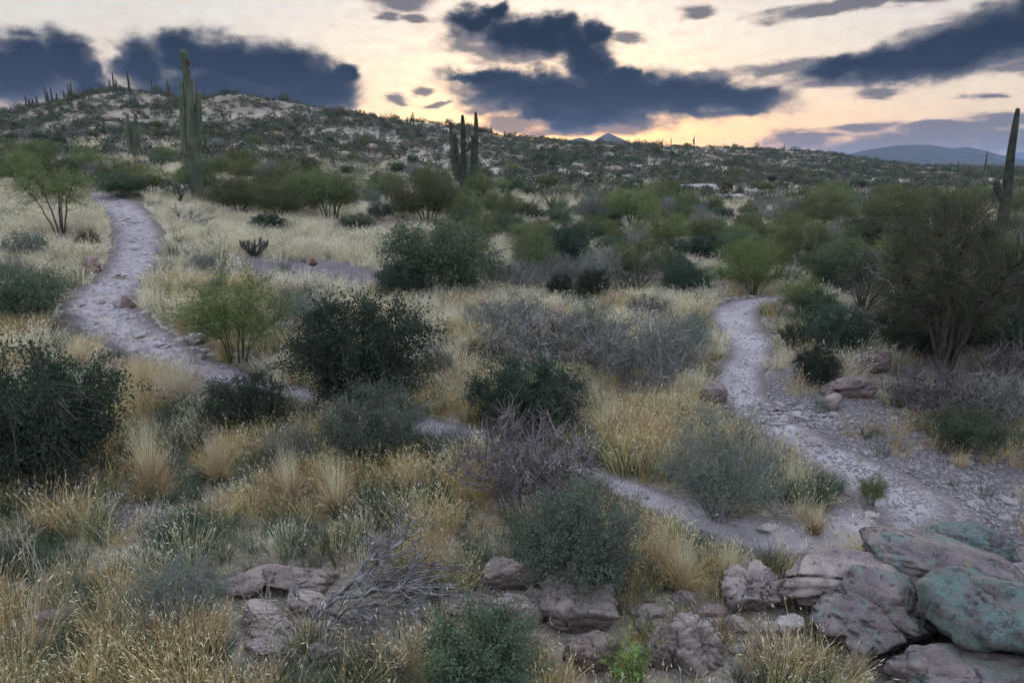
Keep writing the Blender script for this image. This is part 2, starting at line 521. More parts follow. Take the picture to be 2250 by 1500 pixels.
def ground_mat():
    m, N, o = new_mat("desert_soil")
    tc = N.n('ShaderNodeTexCoord')
    P = tc.outputs['Object']
    def at(k):
        return N.n('ShaderNodeAttribute', attribute_name=k).outputs['Fac']
    n1 = N.noise(P, 0.9, 6, 0.6)
    n2 = N.noise(P, 9.0, 6, 0.65)
    n3 = N.noise(P, 0.16, 6, 0.65)
    soil = N.mix(N.smooth(n1, 0.35, 0.65), (0.085, 0.066, 0.054), (0.225, 0.178, 0.130))
    soil = N.mix(N.math('MULTIPLY', N.smooth(n2, 0.46, 0.66), 0.75), soil, (0.34, 0.28, 0.20))
    pale = N.mix(N.smooth(n3, 0.40, 0.68), (0.150, 0.122, 0.094), (0.33, 0.272, 0.212))
    pale = N.mix(N.math('MULTIPLY', N.smooth(n2, 0.5, 0.68), 0.75), pale, (0.105, 0.088, 0.074))
    grav = N.mix(N.smooth(n2, 0.38, 0.62), (0.095, 0.078, 0.080), (0.185, 0.157, 0.158))
    vo = N.n('ShaderNodeTexVoronoi')
    N.l(P, vo.inputs['Vector'])
    vo.inputs['Scale'].default_value = 14
    grav = N.mix(N.math('MULTIPLY', N.smooth(vo.outputs['Distance'], 0.10, 0.35, 1, 0), 0.4), grav, (0.28, 0.255, 0.255))
    c = N.mix(at('pale'), soil, pale)
    c = N.mix(N.math('MULTIPLY', at('drygrass'), 0.85), c, N.mix(n2, (0.34, 0.29, 0.235), (0.55, 0.48, 0.40)))
    c = N.mix(at('gravel'), c, grav)
    b = N.n('ShaderNodeBsdfPrincipled')
    N.l(c, b.inputs['Base Color'])
    b.inputs['Roughness'].default_value = 0.95
    b.inputs['Specular IOR Level'].default_value = 0.1
    bp = N.n('ShaderNodeBump')
    bp.inputs['Strength'].default_value = 0.8
    bp.inputs['Distance'].default_value = 0.05
    N.l(N.math('ADD', n2, N.math('MULTIPLY', N.noise(P, 32, 5, 0.7), 0.6)), bp.inputs['Height'])
    N.l(bp.outputs[0], b.inputs['Normal'])
    N.l(b.outputs[0], o.inputs[0])
    return m


def trail_mat():
    m, N, o = new_mat("trodden_dust")
    tc = N.n('ShaderNodeTexCoord')
    P = tc.outputs['Object']
    n1 = N.noise(P, 1.3, 6, 0.6, 0.4)
    n2 = N.noise(P, 16, 6, 0.68)
    edge = N.n('ShaderNodeAttribute', attribute_name='edge').outputs['Fac']
    rocky = N.n('ShaderNodeAttribute', attribute_name='rocky').outputs['Fac']
    c = N.mix(N.smooth(n1, 0.34, 0.66), (0.255, 0.215, 0.225), (0.37, 0.325, 0.335))
    rk = N.mix(N.smooth(N.noise(P, 5, 7, 0.7, 0.8), 0.4, 0.6), (0.20, 0.155, 0.155), (0.40, 0.345, 0.35))
    c = N.mix(N.math('MULTIPLY', rocky, 0.85), c, rk)
    c = N.mix(N.math('MULTIPLY', N.smooth(n2, 0.5, 0.68), 0.5), c, (0.185, 0.155, 0.155))
    ef = N.smooth(N.math('ADD', edge, N.math('MULTIPLY', N.math('SUBTRACT', n2, 0.5), 1.3)), 0.35, 0.95)
    c = N.mix(N.math('MULTIPLY', ef, 0.9), c, (0.13, 0.105, 0.095))
    b = N.n('ShaderNodeBsdfPrincipled')
    N.l(c, b.inputs['Base Color'])
    b.inputs['Roughness'].default_value = 0.95
    b.inputs['Specular IOR Level'].default_value = 0.1
    bp = N.n('ShaderNodeBump')
    bp.inputs['Strength'].default_value = 0.7
    bp.inputs['Distance'].default_value = 0.035
    N.l(N.math('ADD', n2, N.math('MULTIPLY', N.noise(P, 50, 5, 0.7), 0.5)), bp.inputs['Height'])
    N.l(bp.outputs[0], b.inputs['Normal'])
    N.l(b.outputs[0], o.inputs[0])
    return m


# ---------------------------------------------------------------- trails and ground
# centre line (x, y) on the ground and width in metres
TRAIL_A = [
    (-21.22, 36.05, 1.5), (-19.09, 33.54, 1.7), (-17.13, 31.20, 1.9), (-15.57, 28.63, 2.0), (-14.49, 26.38, 1.8), (-13.67, 23.99, 1.7),
    (-13.11, 21.96, 1.9), (-12.33, 20.14, 2.0), (-11.26, 18.66, 2.0), (-9.73, 17.29, 1.7), (-8.31, 16.15, 1.4), (-6.95, 15.29, 1.2),
    (-5.76, 14.61, 1.0), (-4.29, 14.06, 1.05), (-3.09, 13.49, .8), (-1.55, 12.83, .95), (-0.21, 11.87, .55), (0.99, 10.99, .55),
    (2.00, 10.02, .7), (2.89, 9.25, 0.95), (3.70, 8.70, 1.0), (4.73, 8.83, 1.1), (5.97, 9.60, 1.3), (6.52, 10.13, 1.2)]
TRAIL_B = [
    (9.64, 22.99, 0.7), (8.56, 22.78, 1.1), (7.67, 22.40, 1.4), (6.97, 21.03, 1.5), (6.77, 19.81, 1.4), (6.57, 18.29, 1.25), (6.20, 17.17, 1.15),
    (5.57, 16.05, 1.1), (5.23, 14.87, 1.1), (5.20, 13.49, 1.05), (5.41, 12.28, 1.0), (5.78, 11.35, 1.05), (6.12, 10.50, 1.5), (6.24, 9.66, 1.7),
    (6.32, 8.77, 1.4), (6.36, 7.90, 1.2), (6.47, 7.05, 1.2)]


def catmull(pts, step=0.09):
    p = np.array(pts, float)
    p = np.vstack([2 * p[0] - p[1], p, 2 * p[-1] - p[-2]])
    out = []
    for i in range(1, len(p) - 2):
        t = np.linspace(0, 1, 24, endpoint=False)[:, None]
        a, b, c, d = p[i - 1], p[i], p[i + 1], p[i + 2]
        out.append(0.5 * ((2 * b) + (c - a) * t + (2 * a - 5 * b + 4 * c - d) * t ** 2 + (3 * b - a - 3 * c + d) * t ** 3))
    q = np.vstack(out + [p[-2:-1]])
    L = np.concatenate([[0], np.cumsum(np.linalg.norm(np.diff(q[:, :2], axis=0), axis=1))])
    s = np.arange(0, L[-1], step)
    return np.stack([np.interp(s, L, q[:, k]) for k in range(3)], 1)


TA, TB = catmull(TRAIL_A), catmull(TRAIL_B)
_TP = np.vstack([TA[::3], TB[::3]])


def trail_d(x, y):
    """distance to the nearest trail centre line divided by half its width"""
    x, y = np.asarray(x, float).ravel(), np.asarray(y, float).ravel()
    r = np.full(len(x), 9.0)
    near = np.where((y > 5) & (y < 44))[0]
    for c in range(0, len(near), 20000):
        k = near[c:c + 20000]
        d = np.sqrt((x[k, None] - _TP[None, :, 0]) ** 2 + (y[k, None] - _TP[None, :, 1]) ** 2) / (_TP[None, :, 2] * 0.5)
        r[k] = d.min(1)
    return r


def HT(x, y):
    return H(x, y)


# open patches of bleached grass: x, y, half-width, half-depth
DRYP = [(-8.77, 30.41, 5.0, 4.5), (-12.86, 32.24, 4.0, 4.0), (0.31, 30.98, 3.0, 3.5), (7.61, 26.02, 3.5, 3.0), (5.70, 23.08, 2.5, 1.8), (-2.39, 21.25, 3.0, 1.4), (3.77, 30.59, 1.6, 4.0), (-21.30, 29.86, 5.0, 4.5),
        (-17.00, 23.93, 3.0, 2.5), (-10.61, 19.62, 1.4, 1.0), (6.29, 15.15, .8, 1.2), (-4.86, 20.73, 2.0, 1.2), (6.25, 28.75, 2.0, 2.5)]


def straw_patch(x, y):
    m = np.zeros_like(np.asarray(x, float))
    for (cx, cy, rx, ry) in DRYP:
        q = ((x - cx) / rx) ** 2 + ((y - cy) / ry) ** 2 + 0.5 * fbm(x * 0.6, y * 0.6, 12, 3)
        m = np.maximum(m, 1 - sstep(q, 0.5, 1.15))
    return m


def zone(x, y):
    """how pale and how stony the soil is, and how well grass grows"""
    x, y = np.asarray(x, float), np.asarray(y, float)
    s = x / np.maximum(y, 3)
    pale = sstep(y, 38, 60) * (0.72 + 0.28 * sstep(fbm(x / 30, y / 45, 5, 3), -0.3, 0.3))
    dry = sstep(y, 50, 62) * (1 - sstep(y, 95, 150)) * (0.35 + 0.65 * sstep(s, -0.16, 0.0)) * sstep(fbm(x / 9, y / 14, 9, 3), -0.45, 0.1)
    # dry litter under the straw and golden grass
    lit = sstep(fbm(x * .22 + 23.0, y * .22, 23.0, 3), -.3, .25) * sstep(y, 14, 18) * (1 - sstep(y, 45, 55)) * .8
    lit = np.maximum(lit, sstep(fbm(x * .55 + 11.0, y * .55, 11.0, 3), -.12, .35) * (1 - sstep(y, 13, 17)) * .45)
    dry = np.maximum(np.maximum(dry, lit), 0.9 * straw_patch(x, y))
    grav = np.zeros_like(x)
    for (cx, cy, rx, ry) in BARE:
        q = ((x - cx) / rx) ** 2 + ((y - cy) / ry) ** 2 + 0.35 * fbm(x * 0.9, y * 0.9, 8, 3)
        grav = np.maximum(grav, 1 - sstep(q, 0.6, 1.25))
    return np.clip(pale, 0, 1), grav, dry


BARE = [(6.94, 11.78, 2.6, 1.9), (7.41, 10.26, 1.6, 1.6), (6.69, 14.12, 1.5, 2.0), (7.35, 9.04, 1.3, 1.4), (-8.33, 25.68, 3.6, 2.0), (-6.11, 24.91, 2.0, 1.4),
        (-5.46, 9.00, 0.55, 0.35), (-5.60, 9.38, 0.5, 0.3)]


def build_ground():
    dlog = 0.0140
    Rr = np.concatenate([[0.0], np.exp(np.arange(math.log(1.2), math.log(9000), dlog))])
    # bearings: dense ahead, sparse behind
    a1 = np.radians(np.linspace(-48, 48, 410))
    a2 = np.radians(np.concatenate([np.linspace(48, 312, 80)[1:-1]]))
    A = np.concatenate([a1, a2])
    X = Rr[1:, None] * np.sin(A)[None, :]
    Y = Rr[1:, None] * np.cos(A)[None, :]
    Z = HT(X, Y)
    n, m = X.shape
    V = np.stack([X, Y, Z], -1).reshape(-1, 3)
    V = np.vstack([V, [[0, 0, float(HT(0.0, 0.0))]]])
    idx = np.arange(n * m).reshape(n, m)
    nx = np.roll(idx, -1, 1)
    Q = np.stack([idx[:-1], idx[1:], nx[1:], nx[:-1]], -1).reshape(-1, 4)
    c = np.full((m, 3), n * m)
    c[:, 1], c[:, 2] = idx[0], nx[0]
    pale, grav, dry = zone(V[:, 0], V[:, 1])
    td = trail_d(V[:, 0], V[:, 1])
    V[:, 2] -= 0.05 * (1 - sstep(td, 0.7, 1.3))
    me = mk_mesh("ground", V, [Q, c], ground_mat(), smooth=True, attrs={'pale': pale, 'gravel': grav, 'drygrass': dry})
    tag(obj("ground", me), kind="structure")


def build_trail(line, rocky_fn, seed):
    p = line[:, :2]
    t = np.gradient(p, axis=0)
    t /= np.linalg.norm(t, axis=1)[:, None]
    nrm = np.stack([t[:, 1], -t[:, 0]], 1)
    M = 30
    u = np.linspace(-1.3, 1.3, M)
    s = np.arange(len(p)) * 0.09
    wob = 1 + 0.16 * fbm(s * 0.9, seed, 0, 3)[:, None] * np.ones((1, M))
    wl = 1 + 0.16 * fbm(s * 0.9, seed + 9, 0, 3)[:, None]
    wob = np.where(u[None] < 0, wl, wob)
    off = u[None] * line[:, 2:3] * 0.5 * wob
    XY = p[:, None] + nrm[:, None] * off[..., None]
    X, Y = XY[..., 0], XY[..., 1]
    Z = HT(X, Y)
    au = np.abs(u)[None]
    rk = rocky_fn(p[:, 0], p[:, 1])[:, None] * np.ones((1, M))
    # worn hollow in the middle, rims that sink into the soil
    Z = Z + 0.025 - 0.05 * (1 - au ** 2).clip(0) * 0.6 - 0.16 * sstep(au, 0.95, 1.3) + 0.012 * fbm(X * 3.2, Y * 3.2, seed, 3)
    # exposed bedrock: low ledges stepping down across the path
    led = fbm(X * 1.1 + Y * 0.7, Y * 2.6 - X * 0.4, seed + 2, 4)
    step = np.floor(led * 4.0) / 4.0 + 0.25 * sstep((led * 4.0) % 1.0, 0.75, 1.0)
    Z = Z + rk * (0.16 * step + 0.05 * fbm(X * 4, Y * 6, seed + 5, 3)) * (1 - sstep(au, 0.9, 1.25))
    n = len(p)
    idx = np.arange(n * M).reshape(n, M)
    Q = np.stack([idx[:-1, :-1], idx[:-1, 1:], idx[1:, 1:], idx[1:, :-1]], -1).reshape(-1, 4)
    V = np.stack([X, Y, Z], -1).reshape(-1, 3)
    me = mk_mesh("trail", V, Q, M_TRAIL, smooth=True, attrs={'edge': (au * np.ones((n, 1))).ravel(), 'rocky': rk.ravel()})
    return tag(obj("trail", me), kind="structure")


# ---------------------------------------------------------------- plants
def gen_shrub(seed, W, Hh, n_stem=9, n_twig=380, lpt=26, ll=0.035, lw=0.016, cz=0.45, shell=0.55, lobes=0.28, stem_r=0.014, twig_r=0.0035,
              leaf_t0=0.25, up=0.25, spread=0.10, wig=0.12, low=-0.55, kp=5, reach=0.72, tip_up=0.0, open_=0.0):
    """a bush as stems + twigs (one mesh) and leaves (one mesh), about W wide and Hh tall"""
    rs = np.random.RandomState(seed)
    n = n_twig
    dz = rs.uniform(low, 1, n)
    th = rs.uniform(0, 2 * math.pi, n)
    q = np.sqrt(1 - dz ** 2)
    D = np.stack([q * np.cos(th), q * np.sin(th), dz], 1)
    lob = 1 + lobes * fbm(D[:, 0] * 1.7 + seed, D[:, 1] * 1.7, D[:, 2] * 1.7, 3)
    if open_ > 0:      # holes in the crown
        keep = fbm(D[:, 0] * 2.6 + seed * 3, D[:, 1] * 2.6, D[:, 2] * 2.6, 2) > -0.5 + open_
        D, lob = D[keep], lob[keep]
        n = len(D)
    rad = (rs.uniform(0, 1, n) ** shell) * lob * np.where(rs.rand(n) < 0.06, 1.18, 1.0)
    E = D * rad[:, None] * np.array([W * 0.5, W * 0.5, Hh * (1 - cz) * 0.98])
    E[:, 2] = np.where(E[:, 2] < 0, E[:, 2] / (1 - cz) * cz, E[:, 2]) + Hh * cz
    E[:, 2] = np.maximum(E[:, 2], 0.04 * Hh)
    # main stems
    m = n_stem
    ta = np.arange(m) * 2.399963 + rs.uniform(0, 0.5, m)
    tz = rs.uniform(0.15, 0.95, m)
    tq = np.sqrt(1 - tz ** 2)
    T = np.stack([np.cos(ta) * tq * W * 0.5, np.sin(ta) * tq * W * 0.5, Hh * cz + tz * Hh * (1 - cz)], 1)
    T[:, :2] *= reach
    T[:, 2] *= 0.55 + reach * 0.5
    B = np.stack([np.cos(ta), np.sin(ta), np.zeros(m)], 1) * (W * spread * rs.uniform(0.2, 1, m))[:, None]
    B[:, 2] = -0.04
    C = B * 0.5 + T * 0.5
    C[:, 2] = B[:, 2] * 0.5 + T[:, 2] * (0.5 + up)
    C[:, :2] = B[:, :2] * 0.7 + T[:, :2] * 0.3
    K = 9
    S = bez(B, C, T, K)
    S += rs.normal(size=S.shape) * wig * 0.18 * W * np.linspace(0, 1, K)[None, :, None] * 0.5
    S[:, :, 2] = np.maximum(S[:, :, 2], -0.05)
    Sr = stem_r * rs.uniform(0.7, 1.3, (m, 1)) * np.linspace(1, 0.35, K)[None]
    sv, sq = tubes(S, Sr, 5)
    # twigs from the nearest stem point
    SP_ = S[:, 3:].reshape(-1, 3)
    d2 = ((E[:, None] - SP_[None]) ** 2).sum(-1) + 0.6 * np.maximum(0, SP_[None, :, 2] - E[:, None, 2]) ** 2
    st = SP_[np.argmin(d2 * rs.uniform(0.6, 1.4, d2.shape), 1)]
    mid = st * 0.5 + E * 0.5 + rs.normal(size=E.shape) * wig * np.linalg.norm(E - st, axis=1)[:, None]
    mid[:, 2] += 0.12 * np.linalg.norm(E - st, axis=1)
    if tip_up:
        E = E + np.array([0, 0, 1.0]) * tip_up * np.linalg.norm(E - st, axis=1)[:, None]
    TW = bez(st, mid, E, kp)
    tv, tq_ = tubes(TW, twig_r * np.linspace(1.2, 0.5, kp)[None] * np.ones((n, 1)), 3)
    # bare dead twigs poking out of the crown
    nb = max(20, n // 9)
    bi = rs.randint(0, n, nb)
    be = E[bi] + (E[bi] - np.array([0, 0, Hh * 0.3])) * rs.uniform(0.05, 0.28, (nb, 1)) + rs.normal(size=(nb, 3)) * 0.03 * W
    be[:, 2] = np.maximum(be[:, 2], 0.03)
    bv, bq = tubes(bez(mid[bi], (mid[bi] + be) / 2 + rs.normal(size=(nb, 3)) * 0.03 * W, be, 4), twig_r * np.array([[1.0, .8, .6, .35]]) * np.ones((nb, 1)), 3)
    tq_ = np.vstack([tq_, bq + len(tv)])
    tv = np.vstack([tv, bv])
    V = np.vstack([sv, tv])
    Q = np.vstack([sq, tq_ + len(sv)])
    # leaves
    L = None
    if lpt > 0:
        i = np.repeat(np.arange(n), lpt)
        t = leaf_t0 + (1 - leaf_t0) * rs.uniform(0, 1, len(i)) ** 0.7
        f = t * (kp - 1)
        j = np.minimum(f.astype(int), kp - 2)
        a = (f - j)[:, None]
        pos = TW[i, j] * (1 - a) + TW[i, j + 1] * a
        tan = unit(TW[i, j + 1] - TW[i, j])
        spread_l = (0.35 + 0.65 * t)[:, None]
        jit = rs.normal(size=pos.shape) * ll * 1.1 * spread_l
        dr = tan * 0.7 + rs.normal(size=pos.shape) * 0.75 + np.array([0, 0, 0.2])
        ln = ll * rs.uniform(0.6, 1.35, len(i))
        lv, lq = leaf_quads(pos + jit, dr, ln, lw * rs.uniform(0.7, 1.3, len(i)), rs)
        cl = 0.5 + 0.9 * fbm(pos[:, 0] * 3.2 / W * 2 + seed, pos[:, 1] * 3.2 / W * 2, pos[:, 2] * 3.2 / W * 2, 2)
        var = np.repeat(np.clip(rs.rand(len(i)) * 0.35 + np.repeat(rs.rand(n), lpt) * 0.25 + cl * 0.4, 0, 1), 4)
        L = (lv, lq, var)
    return (V, Q), L


M = {}
M['dark'] = leaf_mat('dark_leaf', (0.024, 0.044, 0.032), (0.088, 0.122, 0.082))
M['jojoba'] = leaf_mat('grey_green_leaf', (0.060, 0.086, 0.066), (0.155, 0.185, 0.140))
M['olive'] = leaf_mat('olive_leaf', (0.080, 0.100, 0.050), (0.175, 0.188, 0.098))
M['lime'] = leaf_mat('bright_green_leaf', (0.095, 0.128, 0.048), (0.215, 0.240, 0.100), 0.35)
M['green'] = leaf_mat('mid_green_leaf', (0.055, 0.082, 0.050), (0.130, 0.155, 0.092))
M['verde'] = leaf_mat('palo_verde_leaf', (0.050, 0.078, 0.038), (0.140, 0.170, 0.085))
M['sage'] = leaf_mat('sage_leaf', (0.095, 0.120, 0.092), (0.190, 0.210, 0.165))
M['rust'] = leaf_mat('rust_leaf', (0.070, 0.055, 0.040), (0.120, 0.095, 0.070))
M['purple'] = leaf_mat('withered_leaf', (0.060, 0.050, 0.060), (0.120, 0.098, 0.105))
M['bark'] = solid_mat('dark_bark', (0.045, 0.036, 0.032), (0.10, 0.085, 0.075))
M['gbark'] = solid_mat('green_bark', (0.070, 0.085, 0.035), (0.13, 0.14, 0.065))
M['grey'] = solid_mat('grey_twig', (0.16, 0.145, 0.145), (0.30, 0.275, 0.27))
M['mauve'] = solid_mat('mauve_twig', (0.12, 0.10, 0.105), (0.22, 0.185, 0.19))
M['deadw'] = solid_mat('bleached_wood', (0.085, 0.075, 0.075), (0.27, 0.25, 0.245), 7)

KINDS = {
    # kind: (leaf material, stem material, size, generator arguments, variants)
    'dark': ('dark', 'bark', (2.0, 1.4), dict(n_stem=12, n_twig=1000, lpt=26, ll=0.040, lw=0.020, shell=0.45, lobes=0.34, low=-0.92, open_=0.0), 3),
    'jojoba': ('jojoba', 'bark', (1.9, 1.5), dict(n_stem=15, n_twig=860, lpt=26, ll=0.042, lw=0.018, open_=0.08, shell=0.45, lobes=0.30, up=0.1, tip_up=0.3, low=-0.85), 2),
    'green': ('green', 'bark', (2.0, 1.4), dict(n_stem=9, n_twig=680, lpt=26, ll=0.055, lw=0.021, shell=0.45, lobes=0.42, open_=0.1, low=-0.85), 3),
    'olive': ('olive', 'gbark', (3.0, 2.2), dict(n_stem=9, n_twig=760, lpt=24, ll=0.085, lw=0.021, shell=0.45, lobes=0.42, stem_r=0.03, twig_r=0.005, cz=0.45, tip_up=0.25, open_=0.08, low=-0.85), 3),
    'lime': ('lime', 'gbark', (2.4, 1.9), dict(n_stem=11, n_twig=560, lpt=26, ll=0.07, lw=0.017, shell=0.48, lobes=0.45, stem_r=0.020, twig_r=0.005, cz=0.42, tip_up=0.45, low=-0.6, open_=0.14), 3),
    'limetree': ('lime', 'bark', (2.8, 2.5), dict(n_stem=5, n_twig=520, lpt=26, ll=0.07, lw=0.017, shell=0.5, lobes=0.4, stem_r=0.035, twig_r=0.005, cz=0.66, spread=0.04, low=-0.45, open_=0.18), 1),
    'feather': ('sage', 'grey', (1.9, 1.5), dict(n_stem=20, n_twig=700, lpt=16, ll=0.07, lw=0.011, shell=0.6, lobes=0.3, cz=0.25, up=-0.05, tip_up=0.6, low=0.0, spread=0.07, reach=0.8), 2),
    'bare': ('purple', 'mauve', (2.2, 1.2), dict(n_stem=30, n_twig=900, lpt=5, ll=0.05, lw=0.012, shell=0.55, lobes=0.3, cz=0.25, tip_up=0.5, low=0.0, twig_r=0.0075, spread=0.2, reach=0.9, stem_r=0.013), 2),
    'grey': ('sage', 'grey', (2.4, 1.2), dict(n_stem=30, n_twig=900, lpt=8, ll=0.05, lw=0.013, shell=0.55, lobes=0.3, cz=0.25, tip_up=0.5, low=0.0, twig_r=0.0075, spread=0.22, reach=0.9, stem_r=0.013), 2),
    'sage': ('sage', 'grey', (1.2, 0.7), dict(n_stem=12, n_twig=260, lpt=18, ll=0.05, lw=0.017, shell=0.5, lobes=0.25, cz=0.3, low=-0.2), 2),
    'rust': ('rust', 'bark', (1.4, 0.7), dict(n_stem=12, n_twig=300, lpt=16, ll=0.04, lw=0.014, shell=0.5, lobes=0.3, cz=0.3, low=-0.2), 1),
    'withered': ('purple', 'mauve', (1.6, 0.7), dict(n_stem=14, n_twig=320, lpt=14, ll=0.04, lw=0.012, shell=0.5, lobes=0.3, cz=0.3, low=-0.2), 1),
    'spread': ('sage', 'bark', (3.0, 2.0), dict(n_stem=12, n_twig=330, lpt=7, ll=0.06, lw=0.011, shell=0.6, lobes=0.3, cz=0.35, low=-0.1, stem_r=0.035, twig_r=0.006, wig=0.2, spread=0.03), 2),
    'mesquite': ('green', 'bark', (4.6, 3.2), dict(n_stem=12, n_twig=1100, lpt=28, ll=0.09, lw=0.028, shell=0.48, low=-0.75, lobes=0.4, stem_r=0.055, twig_r=0.008, cz=0.55, wig=0.2, spread=0.05, open_=0.15), 1),
    'verde': ('verde', 'bark', (6.5, 5.2), dict(n_stem=13, n_twig=1700, lpt=17, ll=0.10, lw=0.024, shell=0.5, low=-0.75, lobes=0.4, stem_r=0.10, twig_r=0.011, cz=0.52, wig=0.26, spread=0.03, open_=0.36, tip_up=0.25), 2),
}
PROTO = {}


def proto(kind, v):
    """meshes of one bush kind, made once and shared"""
    key = (kind, v)
    if key not in PROTO:
        lm, sm, (W, Hh), kw, nv = KINDS[kind]
        (V, Q), L = gen_shrub(sum(map(ord, kind)) * 7 + v * 131, W, Hh, **kw)
        ms = mk_mesh('stems', V, Q, M[sm], smooth=True)
        mf = mk_mesh('foliage', L[0], L[1], M[lm], attrs={'var': L[2]})
        PROTO[key] = (ms, mf)
    return PROTO[key]


TAKEN = []
BUSH_NAME = {'dark': 'creosote_bush', 'jojoba': 'jojoba_bush', 'green': 'mesquite_bush', 'olive': 'palo_verde', 'lime': 'palo_verde', 'limetree': 'palo_verde_tree', 'feather': 'desert_broom',
             'bare': 'leafless_bush', 'grey': 'leafless_bush', 'sage': 'brittlebush', 'rust': 'bursage', 'withered': 'withered_bush', 'spread': 'catclaw_bush'}


def shrub(kind, x, y, w, h, label, cat='bush', group=None, name=None, v=None, rz=None, parts=('stems', 'foliage')):
    nv = KINDS[kind][4]
    v = RNG.randrange(nv) if v is None else v % nv
    ms, mf = proto(kind, v)
    W, Hh = KINDS[kind][2]
    z = float(HT(x, y))
    e = obj(name or BUSH_NAME[kind], None, None, (x, y, z - 0.03), (0, 0, RNG.uniform(0, 6.28) if rz is None else rz), (w / W, w / W, h / Hh))
    e.empty_display_size = 0.2
    tag(e, label, cat, group)
    if kind == 'limetree':
        parts = ('trunk', 'crown')
    obj(parts[0], ms, e)
    obj(parts[1], mf, e)
    TAKEN.append((x, y, w * 0.5))
    return e


RNG = random.Random(11)


# ---------------------------------------------------------------- saguaros
def rib_tube(pts, ribs=13, sides=39, depth=0.20, cap=True, rows=26):
    """ribbed cactus column along control points (x, y, z, r)"""
    p = np.array(pts, float)
    d = np.concatenate([[0], np.cumsum(np.linalg.norm(np.diff(p[:, :3], axis=0), axis=1))])
    k = catmull3(p)
    L = np.concatenate([[0], np.cumsum(np.linalg.norm(np.diff(k[:, :3], axis=0), axis=1))])
    s = np.linspace(0, L[-1], rows)
    c = np.stack([np.interp(s, L, k[:, i]) for i in range(4)], 1)
    if cap:
        r = c[-1, 3]
        t = unit(c[-1:, :3] - c[-2:-1, :3])[0]
        for f in (0.35, 0.65, 0.85, 0.97):
            c = np.vstack([c, [*(c[rows - 1, :3] + t * r * f), r * math.sqrt(1 - f * f)]])
    T = unit(np.gradient(c[:, :3], axis=0))
    ref = np.array([0, 1.0, 0])
    a = unit(np.cross(np.broadcast_to(ref, T.shape), T))
    b = np.cross(T, a)
    th = np.arange(sides) * 2 * math.pi / sides
    rr = 1 - depth * (0.5 - 0.5 * np.cos(th * ribs))
    V = c[:, None, :3] + (a[:, None] * np.cos(th)[None, :, None] + b[:, None] * np.sin(th)[None, :, None]) * (c[:, 3][:, None] * rr[None])[..., None]
    n = len(c)
    idx = np.arange(n * sides).reshape(n, sides)
    nx = np.roll(idx, -1, 1)
    Q = np.stack([idx[:-1], nx[:-1], nx[1:], idx[1:]], -1).reshape(-1, 4)
    V = np.vstack([V.reshape(-1, 3), c[-1:, :3]])
    tri = np.stack([idx[-1], nx[-1], np.full(sides, n * sides)], 1)
    return V, [Q, tri]


def catmull3(p):
    p = np.vstack([2 * p[0] - p[1], p, 2 * p[-1] - p[-2]])
    out = []
    for i in range(1, len(p) - 2):
        t = np.linspace(0, 1, 12, endpoint=False)[:, None]
        a, b, c, d = p[i - 1], p[i], p[i + 1], p[i + 2]
        out.append(0.5 * ((2 * b) + (c - a) * t + (2 * a - 5 * b + 4 * c - d) * t ** 2 + (3 * b - a - 3 * c + d) * t ** 3))
    return np.vstack(out + [p[-2:-1]])


def sag_mat():
    m, N, o = new_mat('saguaro_skin')
    tc = N.n('ShaderNodeTexCoord')
    P = tc.outputs['Object']
    n1 = N.noise(N.vmath('MULTIPLY', P, (1, 1, 0.35)), 3.0, 6, 0.6)
    c = N.mix(N.smooth(n1, 0.35, 0.68), (0.060, 0.080, 0.050), (0.125, 0.142, 0.092))
    c = N.mix(N.math('MULTIPLY', N.smooth(N.noise(P, 7, 5, 0.7), 0.60, 0.68), 0.7), c, (0.07, 0.055, 0.045))
    b = N.n('ShaderNodeBsdfPrincipled')
    N.l(c, b.inputs['Base Color'])
    b.inputs['Roughness'].default_value = 0.7
    b.inputs['Specular IOR Level'].default_value = 0.25
    N.l(b.outputs[0], o.inputs[0])
    return m


M['sag'] = sag_mat()
M['old_backlit'] = solid_mat('old_backlit_saguaro_skin', (0.030, 0.034, 0.026), (0.070, 0.078, 0.055), 3.0, 0.8)  # old candelabra skin; on the skyline its dark tone paints in backlighting
M['cork'] = solid_mat('corky_cactus_scar', (0.06, 0.045, 0.035), (0.11, 0.085, 0.065))


def saguaro(x, y, trunk, arms, label, group=None, fine=True, knobs=(), mat='sag'):
    z = float(HT(x, y))
    e = obj('saguaro', None, None, (x, y, z - 0.1))
    tag(e, label, 'cactus', group)
    kw = dict(ribs=15, sides=60, rows=34) if fine else dict(ribs=8, sides=8, depth=0.0, rows=8)
    V, F = rib_tube([(a, d, b, r) for (a, d, b, r) in trunk], **kw)
    obj('trunk', mk_mesh('trunk', V, F, M[mat], smooth=True), e)
    for arm in arms:
        V, F = rib_tube([(a, d, b, r) for (a, d, b, r) in arm], **(dict(ribs=11, sides=44, rows=26) if fine else kw))
        obj('arm', mk_mesh('arm', V, F, M[mat], smooth=True), e)
    for (a, d, b, r) in knobs:
        V, F = boulder_mesh(3, 900 + int(r * 100), 0.3)
        obj('bud', mk_mesh('bud', V * r, F, M['cork'], smooth=True), e, (a, d, b))
    TAKEN.append((x, y, 0.6))
    return e


# ---------------------------------------------------------------- rocks
def ico(sub):
    import bmesh
    bm = bmesh.new()
    bmesh.ops.create_icosphere(bm, subdivisions=sub, radius=1)
    bm.verts.ensure_lookup_table()
    V = np.array([v.co[:] for v in bm.verts])
    F = np.array([[v.index for v in f.verts] for f in bm.faces])
    bm.free()
    return V, F


ICO = {}


